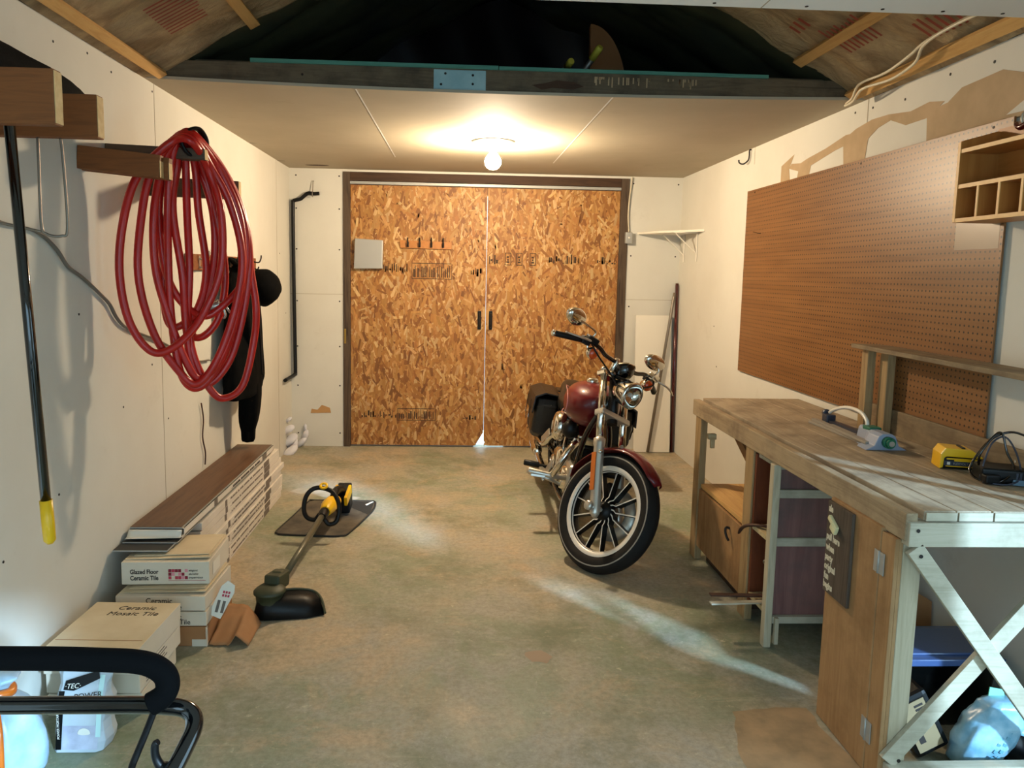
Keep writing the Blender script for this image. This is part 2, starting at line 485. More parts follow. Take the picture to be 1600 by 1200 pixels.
patch([(3.80, 2.15), (3.60, 2.15), (3.58, 2.25), (3.50, 2.285), (3.56, 2.335), (3.70, 2.318), (3.82, 2.285)])
patch([(3.50, 2.285), (3.40, 2.30), (3.28, 2.255), (3.12, 2.255), (3.02, 2.30), (3.12, 2.32), (3.25, 2.308), (3.42, 2.33), (3.56, 2.335)])
patch([(3.12, 2.15), (2.0, 2.15), (2.0, 2.29), (2.25, 2.275), (2.43, 2.262), (2.52, 2.30), (2.60, 2.305), (2.70, 2.34), (2.80, 2.335), (2.92, 2.33), (3.00, 2.29), (3.08, 2.285), (3.13, 2.26)])
k.build('torn_paper', M['torn'], wr)
k = MB(); k.prism([(-y, z) for y, z in [(2.66, 2.172), (2.56, 2.168), (2.46, 2.185), (2.44, 2.222), (2.50, 2.238), (2.57, 2.21)]], (XR - .0022, 0, 0), (0, -1, 0), (0, 0, 1), .001)
k.build('paper_flap', M['wall'], wr)
k = MB(); k.lim(XR - .0012, XR, 3.60, 3.606, 2.14, H); k.lim(XR - .0012, XR, 2.38, 2.386, .9, H)
k.lim(XR - .0012, XR, 4.98, 4.984, 2.33, H)
k.build('board_joint', M['joint'], wr)
dots(wr, [(XR, y, z) for y, z in ((3.72, 2.40), (3.56, 2.39), (3.0, 2.40), (3.3, 2.37), (2.75, 2.38), (5.6, 1.2), (5.5, .9), (4.6, 1.05), (4.9, 1.6), (3.35, .98), (2.3, .45), (2.28, .5))], (-1, 0, 0), .006)
k = MB(); k.tube([(XR, 4.75, 1.86), (XR - .03, 4.78, 1.863), (XR - .055, 4.80, 1.872)], .002, 6); k.build('bent_nail', M['iron'], label='thin bent nail sticking out of the right wall left of the pegboard', cat='nail')

m = MB()
m.lim(XL, -1.017, YB, YB + .1, 0, H); m.lim(1.483, XR, YB, YB + .1, 0, H); m.lim(-1.017, 1.483, YB, YB + .1, 2.42, H)
wb_ = m.build('wall_back', M['wall'], kind='structure', label='off white drywall back wall around the strand board doors')
dots(wb_, [(x, YB - .0015, z) for x in (-1.42, -1.05) for z in (2.38, 2.1, 1.75, 1.3, .9, .55, .12)] + [(x, YB - .0015, z) for x in (1.52, 1.92) for z in (2.38, 1.75, 1.3)], (0, 1, 0), .007)
k = MB(); k.lim(XL, -1.017, YB - .0012, YB, 1.36, 1.364); k.lim(1.483, XR, YB - .0012, YB, 1.36, 1.364); k.build('board_joint', M['joint'], wb_)
k = MB(); k.prism([(0, 0), (.18, .005), (.17, .05), (.10, .075), (.06, .03), (.01, .04)], (-1.31, YB - .0012, .30), (1, 0, 0), (0, 0, 1), .001); k.build('rust_stain', M['stain'], wb_)
# crumbled expanding foam in the back left corner
k = MB()
random.seed(5)
for (x, y, z, r) in ((XL + .03, YB - .2, .10, .06), (XL + .025, YB - .23, .20, .045), (XL + .03, YB - .16, .03, .07), (XL + .02, YB - .21, .28, .03), (XL + .12, YB - .015, .10, .045), (XL + .12, YB - .012, .17, .03), (XL + .05, YB - .3, .02, .06), (XL + .09, YB - .03, .04, .05)):
    k.ell((x, y, z), (r * .55, r * .9, r * 1.3), (random.random(), random.random(), random.random()), 9, 6)
k.build('foam_filler', M['foam'], label='white crumbled foam lump in the back left corner by the floor', cat='foam')

# front wall with the open garage door, behind the camera
m = MB()
m.lim(XL, -1.05, Y0 - .1, Y0, 0, ZR); m.lim(1.55, XR, Y0 - .1, Y0, 0, ZR); m.lim(-1.05, 1.55, Y0 - .1, Y0, 2.12, ZR)
m.build('wall_front', M['wall'], kind='structure', label='front wall around the open garage doorway')

# low ceiling at the back (slightly sagging), front edge under the beam
def sag(x, y): return H - .024 * (1 - ((x - RID) / 1.72) ** 2) * max(0, 1 - (y - YF) / 3.0) ** 1.5
m = MB()
m.grid(lambda u, v: V((XL + u * (XR - XL), 3.628 + v * (YB - 3.628), sag(XL + u * (XR - XL), 3.628 + v * (YB - 3.628)))), 24, 12)
m.grid(lambda u, v: V((XL + u * (XR - XL), 3.628 + v * (YB - 3.628), sag(XL + u * (XR - XL), 3.628 + v * (YB - 3.628)) + .014)), 24, 12)
m.grid(lambda u, v: V((XL + u * (XR - XL), 3.628, sag(XL + u * (XR - XL), 3.628) + .014 * v)), 24, 1)
cl = m.build('ceiling', M['ceiling'], kind='structure', label='low drywall ceiling at the back carrying the lamp')
k = MB()
def cs(x0, y0, x1, y1, w=.004):
    n = 12
    for i in range(n):
        a, b = i / n, (i + 1) / n
        p = [(x0 + (x1 - x0) * t, y0 + (y1 - y0) * t) for t in (a, b)]
        k.add([(p[0][0] - w, p[0][1], sag(*p[0]) - .0012), (p[0][0] + w, p[0][1], sag(*p[0]) - .0012), (p[1][0] + w, p[1][1], sag(*p[1]) - .0012), (p[1][0] - w, p[1][1], sag(*p[1]) - .0012)], [(0, 1, 2, 3)])
cs(-.50, 3.63, -.50, 5.8); cs(.72, 3.63, .72, 5.9)
k.build('board_joint', M['ceiling_white'], cl)
k = MB(); k.ell((-1.2, 6.38, 2.4385), (.1, .03, .002)); k.build('damp_spot', M['rust'], cl)

m = MB(); m.lim(XL, XR, Y0, 2.47, H, H + .016)
cf = m.build('ceiling_front', M['ceiling_white'], kind='structure', label='white drywall ceiling over the front of the garage')
k = MB(); k.lim(.96, .964, 1.5, 2.47, H - .001, H + .001); k.build('board_joint', M['joint'], cf)
dots(cf, [(x, 2.44, H) for x in (.45, .8, 1.1, 1.35, 1.55, 1.75)], (0, 0, -1), .006)

# roof slopes: kraft faced insulation in front of the beam, black plastic over the loft
def slope(side, y0, y1, nm, mat, amp, lab):
    def fn(u, v):
        y = y0 + v * (y1 - y0); t = u * (XR - XL) / 2
        x = XL + t if side < 0 else XR - t
        z = H + SL * t
        bel = abs(math.sin(PI * (y - .2) / .41)) ** .6
        q = amp * (bel - .6) + amp * .8 * mnoise.noise(V((x * 4, y * 4, side * 3.0))) + amp * .3 * mnoise.noise(V((x * 13, y * 13, side * 3.0)))
        if u < .02: q = min(q, 0) * .3
        return V((x + side * q * .45 * -1, y, z - q))
    k = MB(); k.grid(fn, 40, int((y1 - y0) * 36))
    return k.build(nm, mat, kind='structure', label=lab)
s1 = slope(-1, Y0, YF + .01, 'ceiling_slope_left', M['kraft'], .022, 'left roof slope lined with brown kraft paper insulation')
s2 = slope(1, Y0, YF + .01, 'ceiling_slope_right', M['kraft'], .022, 'right roof slope lined with brown kraft paper insulation')
slope(-1, YF, YB + .1, 'ceiling_loft_left', M['loftpoly'], .03, 'dark plastic lined roof slope over the left of the loft')
slope(1, YF, YB + .1, 'ceiling_loft_right', M['loftpoly'], .03, 'dark plastic lined roof slope over the right of the loft')
def sl(side, t, y, off=0.0):   # point on a slope, t metres in from the wall, off metres below
    x = XL + t if side < 0 else XR - t
    return V((x - side * off * .48, y, H + SL * t - off * .88))
# red printing on the kraft paper
def print_block(par, side, t0, y0, w, h, n):
    k = MB()
    for i in range(n):
        yy = y0 + h * i / n; ww = w * random.uniform(.75, 1)
        k.grid(lambda u, v, yy=yy, ww=ww: sl(side, t0 + u * ww, yy + v * h / n * .42, .040), 6, 1, False)
    k.build('printed_text', M['redprint'], par)
random.seed(2)
print_block(s1, -1, .24, 3.0, .17, .30, 11); print_block(s1, -1, .62, 2.9, .12, .34, 7)
print_block(s2, 1, .26, 3.02, .16, .26, 8); print_block(s2, 1, .45, 3.25, .06, .14, 3); print_block(s2, 1, .15, 2.66, .10, .22, 6)
nb = 0
for side, t, w in ((-1, .075, .045), (-1, .50, .05), (1, .075, .055), (1, .34, .05)):
    nb += 1
    k = MB(); a, b = sl(side, t, Y0 + .02, .035), sl(side, t, YF - .03, .035); nrm = V((-side * .48, 0, -.88))
    k.bar(a, b, w, .02, nrm)
    k.build('trim_%d' % nb, M['pine'], bevel=.002, kind='structure', label='pine batten nailed along the %s roof slope' % ('left' if side < 0 else 'right'))

m = MB(); e_ = .25
m.prism([(XL - e_, H - SL * e_ + .06), (RID, ZR + .06), (XR + e_, H - SL * e_ + .06), (XR + e_, H - SL * e_ + .12), (RID, ZR + .14), (XL - e_, H - SL * e_ + .12)], (0, YB + .3, 0), (1, 0, 0), (0, 0, 1), (YB + .3 - Y0 + .2))
m.build('roof', plain('roof boards', '#4a4038', .8), kind='structure', label='outer roof boards over the whole garage')
m = MB(); m.lim(XL - .12, XL - .012, Y0, YB + .1, H - .001, H + .07); m.lim(XR + .012, XR + .12, Y0, YB + .1, H - .001, H + .07)
m.build('trim_11', M['beam'], kind='structure', label='wall plates under the roof eaves')
# beam carrying the loft, with old paint marks
m = MB()
m.grid(lambda u, v: V((XL + u * (XR - XL), YF, (sag(XL + u * (XR - XL), YF) + .014) * (1 - v) + v * 2.528)), 24, 1, False)
m.lim(XL, XR, YF + .002, YF + .04, 2.456, 2.528)
bm_ = m.build('trim_5', M['beam'], kind='structure', label='grey weathered beam along the front edge of the loft')
k = MB(); k.lim(-.135, .112, YF - .003, YF + .001, 2.426, 2.523); pt = k.build('paint_patch', M['bluepaint'], bm_, bevel=.006)
dots(bm_, [(x, YF - .0045, z) for x, z in ((-.10, 2.455), (-.08, 2.505), (.05, 2.46), (.05, 2.50), (-.75, 2.48))], (0, 1, 0), .006)
k = MB(); random.seed(8)
for i in range(34):
    x = .62 + .55 * random.random(); h = random.choice((.008, .012, .03, .045)) * random.uniform(.6, 1)
    k.lim(x, x + .006, YF - .002, YF + .001, 2.508 - h, 2.512)
k.build('paint_drips', M['torn'], bm_)
k = MB(); k.prism([(0, .02), (.06, .03), (.12, .045), (.2, .04), (.25, .02), (.2, .005), (.1, .01), (.05, 0)], (.33, YF - .0005, 2.445), (1, 0, 0), (0, 0, 1), -.002)
k.build('bark_stain', M['darkwood'], bm_)
m = MB(); m.lim(XL, XR, YF + .045, YB, 2.528, 2.546)
m.build('trim_6', M['beam'], kind='structure', label='plywood loft deck behind the beam')
m = MB(); m.lim(XL, -1.42, YF + .05, YB + .1, H, 2.6); m.prism([(XL, H), (XR, H), (RID, ZR)], (0, YB + .1, 0), (1, 0, 0), (0, 0, 1), -.02)
m.build('wall_gable', M['purplepoly'], kind='structure', label='dark gable end of the loft')

m = MB(); m.grid(lambda u, v: V((-.55 + u * 2.1, 5.0 + .05 * math.sin(u * 9) + .04 * math.sin(u * 23 + v * 3), 2.548 + v * .42 + .35 * v * (1 - abs(u - .38) / .62))), 40, 10)
m.build('trim_13', M['purplepoly'], kind='structure', label='purple black plastic sheet hanging at the back of the loft')
# door frame (dark timber)
m = MB()
m.lim(-1.017, -.957, YB - .012, YB + .09, 0, 2.42)
m.build('trim_7', M['darkwoodz'], bevel=.003, kind='structure', label='dark timber jamb left of the double doors')
m = MB(); m.lim(1.412, 1.483, YB - .012, YB + .09, 0, 2.42)
m.build('trim_8', M['darkwoodz'], bevel=.003, kind='structure', label='dark timber jamb right of the double doors')
m = MB(); m.lim(-.957, 1.412, YB - .012, YB + .06, 2.345, 2.42); m.lim(-.957, 1.412, YB + .03, YB + .09, 2.25, 2.42)
m.build('trim_9', M['darkwood'], bevel=.003, kind='structure', label='dark timber lintel over the double doors')
m = MB(); m.lim(-.957, 1.412, YB - .006, YB + .03, 2.318, 2.342)
m.build('trim_10', M['lightgrey'], bevel=.002, kind='structure', label='grey metal strip along the top of the double doors')

# strand board doors: every flake is a coloured facet of the board
PAL = [rgb(c)[:3] for c in ('#b27a3e', '#a96f34', '#bd8749', '#9d632b', '#c6955a', '#8b5523', '#ae7638', '#b68043', '#7c4a1e', '#cc9f66', '#a46a31')]
def strand_door(name, x0, x1, z0, z1, cut, lab, seed):
    random.seed(seed)
    m = MB(); y = YB + .012
    if cut > 0: poly = [(x0, z0), (x1 - .07, z0), (x1, z0 + .12), (x1, z1), (x0, z1)]
    elif cut < 0: poly = [(x0 + .03, z0), (x1, z0), (x1, z1), (x0, z1), (x0, z0 + .05)]
    m.prism(poly, (0, y, 0), (1, 0, 0), (0, 0, 1), -.03)
    d = m.build(name, M['osbbase'], kind='structure', label=lab)
    k = MB(); cols = []
    n = 6000
    for i in range(n):
        fr = i / n
        L = random.uniform(.05, .15) * (1.15 - .35 * fr); W = random.uniform(.009, .033)
        cx, cz = random.uniform(x0, x1), random.uniform(z0, z1)
        a = PI / 2 + random.gauss(0, .42) if random.random() < .86 else random.uniform(0, PI)
        du, dv = V((math.cos(a), 0, math.sin(a))), V((-math.sin(a), 0, math.cos(a)))
        j = lambda: random.uniform(.75, 1.1)
        pts = [(-L / 2 * j(), -W / 2 * j()), (L / 2 * j(), -W / 2 * j()), (L / 2 * j() * 1.04, W * .1), (L / 2 * j(), W / 2 * j()), (-L / 2 * j(), W / 2 * j()), (-L / 2 * 1.05, 0)]
        vs = []
        for p, q in pts:
            w = V((cx, y - .0002 - .0011 * fr, cz)) + du * p + dv * q
            w.x = min(max(w.x, x0), x1); w.z = min(max(w.z, z0), z1)
            if cut > 0 and w.z < z0 + .12: w.x = min(w.x, x1 - .07 + .07 * (w.z - z0) / .12)
            vs.append(w)
        k.add(vs, [tuple(range(6))])
        c = random.choice(PAL); c = (c[0] * .94, c[1] * 1.07, c[2] * 1.22); s = random.uniform(.78, 1.12)
        cols.append((c[0] * s, c[1] * s * random.uniform(.94, 1.03), c[2] * s, 1))
    k.build('strand_face', M['osb'], d, cols=cols)
    return d
d1 = strand_door('door_1', -.955, .2345, .014, 2.312, 1, 'left strand board door leaf with coat hooks and grey box', 21)
d2 = strand_door('door_2', .2395, 1.410, .014, 2.312, -1, 'right strand board door leaf behind the motorcycle', 22)
def handle(d, x):
    k = MB(); k.box((x, YB + .006, 1.155), (.032, .010, .165)); h = k.build('pull_handle', M['black'], d, bevel=.004)
    k = MB(); k.tube([(x, YB, 1.215), (x, YB - .03, 1.205), (x, YB - .032, 1.155), (x, YB - .03, 1.105), (x, YB, 1.095)], .007, 10)
    k.build('grip_bar', M['iron'], h)
handle(d1, .183); handle(d2, .283)
# stamped ink marks on the boards (bars and blocks, illegible)
def ink(d, x0, x1, z0, z1, kind, seed):
    random.seed(seed); k = MB(); y = YB + .0098
    def r(a, b, c, e): k.lim(a, b, y - .0004, y, c, e)
    if kind == 'bars':
        x = x0
        while x < x1:
            w = random.uniform(.004, .02); h0 = random.uniform(0, .3); h1 = random.uniform(.6, 1)
            for q in range(random.randint(1, 3)):
                a = random.uniform(h0, h1); r(x, min(x + w, x1), z0 + (z1 - z0) * h0, z0 + (z1 - z0) * a)
            x += w + random.uniform(.003, .012)
    elif kind == 'panel':
        for z in (z0, z1): r(x0, x1, z, z + .005)
        n = 5
        for i in range(n + 1):
            x = x0 + (x1 - x0) * i / n; r(x, x + .004, z0, z1)
            if i < n:
                for q in range(3):
                    a = x + (x1 - x0) / n * (.2 + .25 * q); r(a, a + random.uniform(.004, .014), z0 + .015, z1 - random.uniform(.015, .05))
    elif kind == 'box':
        for z in (z0, z1 - .006): r(x0, x1, z, z + .006)
        for x in (x0, x1 - .006): r(x, x + .006, z0, z1)
        r(x0 + .015, x1 - .015, z0 + .02, z0 + .035); r(x0 + .015, x1 - .02, z1 - .045, z1 - .03); r((x0 + x1) / 2 - .006, (x0 + x1) / 2 + .006, z0 + .04, z1 - .055)
    k.build('ink_stamp', M['inkosb'], d)
ink(d1, -.67, -.45, 1.56, 1.65, 'bars', 1); ink(d1, -.42, -.07, 1.51, 1.645, 'panel', 2); ink(d1, .10, .20, 1.54, 1.64, 'bars', 3)
ink(d1, -.87, -.55, .26, .34, 'bars', 4); ink(d1, -.54, -.20, .24, .345, 'panel', 5); ink(d1, .05, .17, .24, .33, 'bars', 6)
ink(d2, .26, .35, 1.65, 1.75, 'bars', 7)
for x in (.40, .50, .62): ink(d2, x, x + .055, 1.645, 1.755, 'box', 8)
ink(d2, .79, 1.06, 1.665, 1.76, 'bars', 9); ink(d2, 1.22, 1.40, 1.67, 1.75, 'bars', 10); ink(d2, .39, .43, .70, .78, 'bars', 11)
# brass latch plate on the left jamb
k = MB(); k.lim(-1.008, -.992, YB - .016, YB - .011, .93, 1.06); lt = k.build('latch', plain('brass latch', '#a8843c', .4, .8), None, label='small brass latch on the left door jamb', cat='latch', bevel=.002)

m = MB(); m.lim(.19, .2388, YB + .045, YB + .06, .15, 2.33); m.lim(-.957, .15, YB + .045, YB + .06, 0, .05); m.lim(.42, 1.412, YB + .045, YB + .06, 0, .05)  # unseen strips added behind the door gaps to hold back outside light
m.build('trim_12', M['lightgrey'], kind='structure', label='added unseen strips blocking light behind the double doors')
# worn places on the floor
fl = bpy.data.objects['floor']
random.seed(12)
def worn(nm, mt_, pts, z):
    k = MB(); out = []
    n = len(pts)
    for i in range(n):
        a_, b_ = V(pts[i] + (0,)), V(pts[(i + 1) % n] + (0,))
        for q in range(7):
            p = a_.lerp(b_, q / 7); out.append((p.x + .022 * mnoise.noise(V((p.x * 14, p.y * 14, 2))), p.y + .022 * mnoise.noise(V((p.x * 14, p.y * 14, 5)))))
    k.add([V((x, y, z)) for x, y in out], [tuple(range(len(out)))]); k.build(nm, mt_, fl)
worn('bare_patch', M['bare'], [(1.02, 2.50), (1.30, 2.52), (1.32, 2.1), (1.30, 1.7), (.92, 1.6), (.93, 2.0), (.95, 2.25)], .0006)
worn('dust_smear', M['dust'], [(-1.18, 5.17), (-.95, 5.08), (-.70, 5.00), (-.66, 5.05), (-.85, 5.14), (-1.0, 5.25), (-1.15, 5.28)], .0007)
worn('paint_spot', plain('pinkish floor spot', '#a38d76', .8), [(.30, 2.93), (.36, 2.95), (.40, 2.90), (.37, 2.84), (.31, 2.85)], .0008)
# ------------------------------------------------------------------ lamp
def add_lamp():
    zc = sag(.209, 4.97)
    t = thing('ceiling_lamp', 'glowing bare globe lamp in a holder on the low ceiling', 'lamp', (.209, 4.97, zc))
    k = MB(); k.lathe([(0, 0), (.145, 0), (.14, -.008), (.07, -.02), (.05, -.032), (0, -.032)], (.209, 4.97, zc), n=36); k.build('canopy', M['grey'], t)
    k = MB(); k.lathe([(.026, -.03), (.026, -.07), (.02, -.075), (0, -.075)], (.209, 4.97, zc), n=20); k.build('socket', M['lightgrey'], t)
    g = NT('glowing globe'); e = g.node('ShaderNodeEmission'); e.inputs['Color'].default_value = (1, .79, .54, 1); e.inputs['Strength'].default_value = LAMP
    g.link(e.outputs[0], g.out.inputs[0])
    k = MB(); k.lathe([(.018, -.074), (.030, -.085), (.046, -.105), (.054, -.128), (.052, -.148), (.040, -.168), (.02, -.181), (0, -.184)], (.209, 4.97, zc), n=28); k.build('globe', g.m, t)
LAMP = 1750.0
add_lamp()

# ------------------------------------------------------------------ daylight, camera
w = bpy.data.worlds.new('sky'); SC.world = w; w.use_nodes = True
bg = w.node_tree.nodes['Background']; bg.inputs[0].default_value = (.52, .80, 1, 1); bg.inputs[1].default_value = 4.7
def portal(loc, rot, sx, sy):
    L = bpy.data.lights.new('doorway_daylight', 'AREA'); L.shape = 'RECTANGLE'; L.size = sx; L.size_y = sy
    L.cycles.is_portal = True
    o = bpy.data.objects.new('doorway_daylight', L); COL.objects.link(o); o.location = loc; o.rotation_euler = rot
portal((.25, Y0 - .05, 1.06), (PI / 2, 0, 0), 2.6, 2.12)
portal((XR + .06, 1.70, 1.0), (PI / 2, 0, PI / 2), .72, 2.05)
S = bpy.data.lights.new('low_sun', 'SUN'); S.energy = 11.0; S.angle = math.radians(3); S.color = (.45, .72, 1)
so = bpy.data.objects.new('low_sun', S); COL.objects.link(so)
el = math.radians(21); dv = V((-.632 * math.cos(el), .775 * math.cos(el), -math.sin(el)))
so.rotation_euler = dv.to_track_quat('-Z', 'Y').to_euler(); so.location = (4, -1, 3)

cam = bpy.data.cameras.new('camera'); co = bpy.data.objects.new('camera', cam); COL.objects.link(co); SC.camera = co
cam.sensor_width = 36; cam.lens = 1157.28 / 1600 * 36; cam.shift_x = 30.94 / 1600; cam.shift_y = -42.6 / 1600; cam.clip_start = .02
yaw, pit, rol = .0461, .1116, .0196
F = V((math.sin(yaw) * math.cos(pit), math.cos(yaw) * math.cos(pit), -math.sin(pit))); r = V((math.cos(yaw), -math.sin(yaw), 0)); d = F.cross(r)
r2 = r * math.cos(rol) - d * math.sin(rol); d2_ = r * math.sin(rol) + d * math.cos(rol)
mt = Matrix((r2, -d2_, -F)).transposed().to_4x4(); mt.translation = V((0, 0, 1.5681)); co.matrix_world = mt
SC.view_settings.view_transform = 'Standard'; SC.view_settings.look = 'None'; SC.view_settings.gamma = 1; SC.view_settings.exposure = -0.3
SC.cycles.max_bounces = 8; SC.cycles.diffuse_bounces = 5
# ================================================================== LEFT WALL AND FLOOR
# ---- timber wall brackets
def bracket(lab, y, z, x1, hh, th, tilt=0.0, mat='bracketX', double=False, end=True):
    t = thing('wall_bracket', lab, 'bracket', (XL, y, z - hh / 2), 'timber brackets on the left wall')
    k = MB(); k.bar((XL, y, z), (x1, y, z - tilt), th, hh); k.build('timber', M[mat], t, bevel=.003)
    if end:
        k = MB(); k.bar((x1 + .0002, y, z - tilt), (x1 + .002, y, z - tilt), th * .94, hh * .94); k.build('sawn_end', M['endgrain'], t)
    if double:
        k = MB(); k.bar((XL, y + th * 1.06, z - .004), (x1 + .02, y + th * 1.06, z - tilt - .004), th, hh * .97); k.build('timber', M[mat], t, bevel=.003)
        k = MB(); k.bar((x1 + .0202, y + th * 1.06, z - tilt - .004), (x1 + .022, y + th * 1.06, z - tilt - .004), th * .94, hh * .9); k.build('sawn_end', M['endgrain'], t)
    return t
bracket('nearest and highest rough timber bracket on the left wall, cut off by the photo edge', 2.0, 1.992, -1.03, .138, .038)
bracket('second rough timber bracket from the camera, just behind the highest one', 2.45, 2.032, -1.135, .132, .042)
bracket('doubled timber bracket in front of the red hose, its sawn ends lit', 3.0, 1.985, -1.165, .088, .036, .03, double=True)
bracket('darker timber bracket behind the red hose, nearest the jacket', 3.62, 1.945, -1.045, .085, .038, .01, 'greybracket')
bracket('small grey timber peg that the red hose hangs from', 3.25, 2.052, -1.07, .045, .07, .012, 'greybracket')

# ---- black rolled tarpaulin lying on the brackets
k = MB(); random.seed(4)
rings = []
path = [(-1.36, 1.85, 2.160, .055), (-1.36, 2.1, 2.160, .055), (-1.365, 2.35, 2.158, .055), (-1.37, 2.55, 2.157, .055), (-1.385, 2.72, 2.165, .045), (-1.40, 2.82, 2.18, .03), (-1.405, 2.90, 2.19, .012)]
for x, y, z, r in path:
    rings.append([V((x + r * 1.05 * math.cos(a) * (1 + .12 * math.sin(3 * a + y * 4)), y, z + r * math.sin(a) * (1 + .1 * math.cos(4 * a + y * 6)) - (.02 if math.sin(a) < -.5 else 0))) for a in [2 * PI * i / 20 for i in range(20)]])
k.loft(rings)
k.build('rolled_tarp', M['blackfab'], label='black rolled tarp lying along the wall on the second timber bracket', cat='tarp')

# ---- black pole with a yellow end cap
t = thing('pole', 'long black pole with yellow end cap hanging at the left edge', 'pole', (-1.15, 2.09, .80))
p0, p1 = V((-1.184, 2.05, 1.945)), V((-1.134, 2.05, .85))
k = MB(); k.cyl(p0, p1, .0135, n=18); k.build('shaft', M['blackgloss'], t)
dd = (p1 - p0).normalized()
k = MB(); k.tube([p1 - dd * .07, p1 - dd * .0, p1 + dd * .045, p1 + dd * .055], [.0165, .0165, .0155, .008], 18, curve=False); k.build('end_cap', M['yellow'], t)
k = MB(); k.tube([p0 - dd * .01, p0 + V((0, -.01, .03)), p0 + V((0, -.03, .06))], .003, 6); k.build('hanging_loop', M['wire'], t)

# ---- bent wire hanger under the second bracket
k = MB()
z = 1.965
k.tube([(-1.33, 2.45, z), (-1.325, 2.44, 1.9), (-1.315, 2.42, 1.70), (-1.30, 2.42, 1.665), (-1.26, 2.43, 1.66), (-1.245, 2.44, 1.69), (-1.255, 2.45, 1.9), (-1.26, 2.45, z)], .0045, 8, res=8)
k.tube([(-1.315, 2.42, 1.672), (-1.40, 2.41, 1.69), (-1.455, 2.40, 1.70)], .004, 8)
k.build('wire_hanger', M['wire'], label='bent steel wire loop hanging under the second timber bracket', cat='wire hanger')

# ---- flat grey cable drooping along the wall
k = MB()
x = XL + .012
k.tube([(x, 2.30, 1.735), (x, 2.47, 1.70), (x, 2.66, 1.683), (x, 2.78, 1.63), (x, 2.86, 1.565), (x, 2.97, 1.52), (x, 3.1, 1.455), (x, 3.18, 1.41), (x, 3.24, 1.35), (x, 3.33, 1.30), (x, 3.5, 1.255), (x, 3.66, 1.215), (x, 3.9, 1.14), (x, 4.15, 1.055), (x, 4.4, 1.03)], .009, 8, flat=.6)
k.tube([(x, 2.30, 1.725), (x, 2.36, 1.70), (x, 2.42, 1.665)], .01, 8)
k.build('wall_cable', M['cable'], label='flat grey cable drooping along the left wall behind the hose', cat='cable')
k = MB(); k.tube([(x, 4.25, .80), (x, 4.28, .70), (x, 4.26, .60), (x, 4.3, .50), (x, 4.29, .43)], .004, 6); k.build('thin_cord', M['rust'], label='thin brown cord hanging on the wall above the flooring stack', cat='cord')

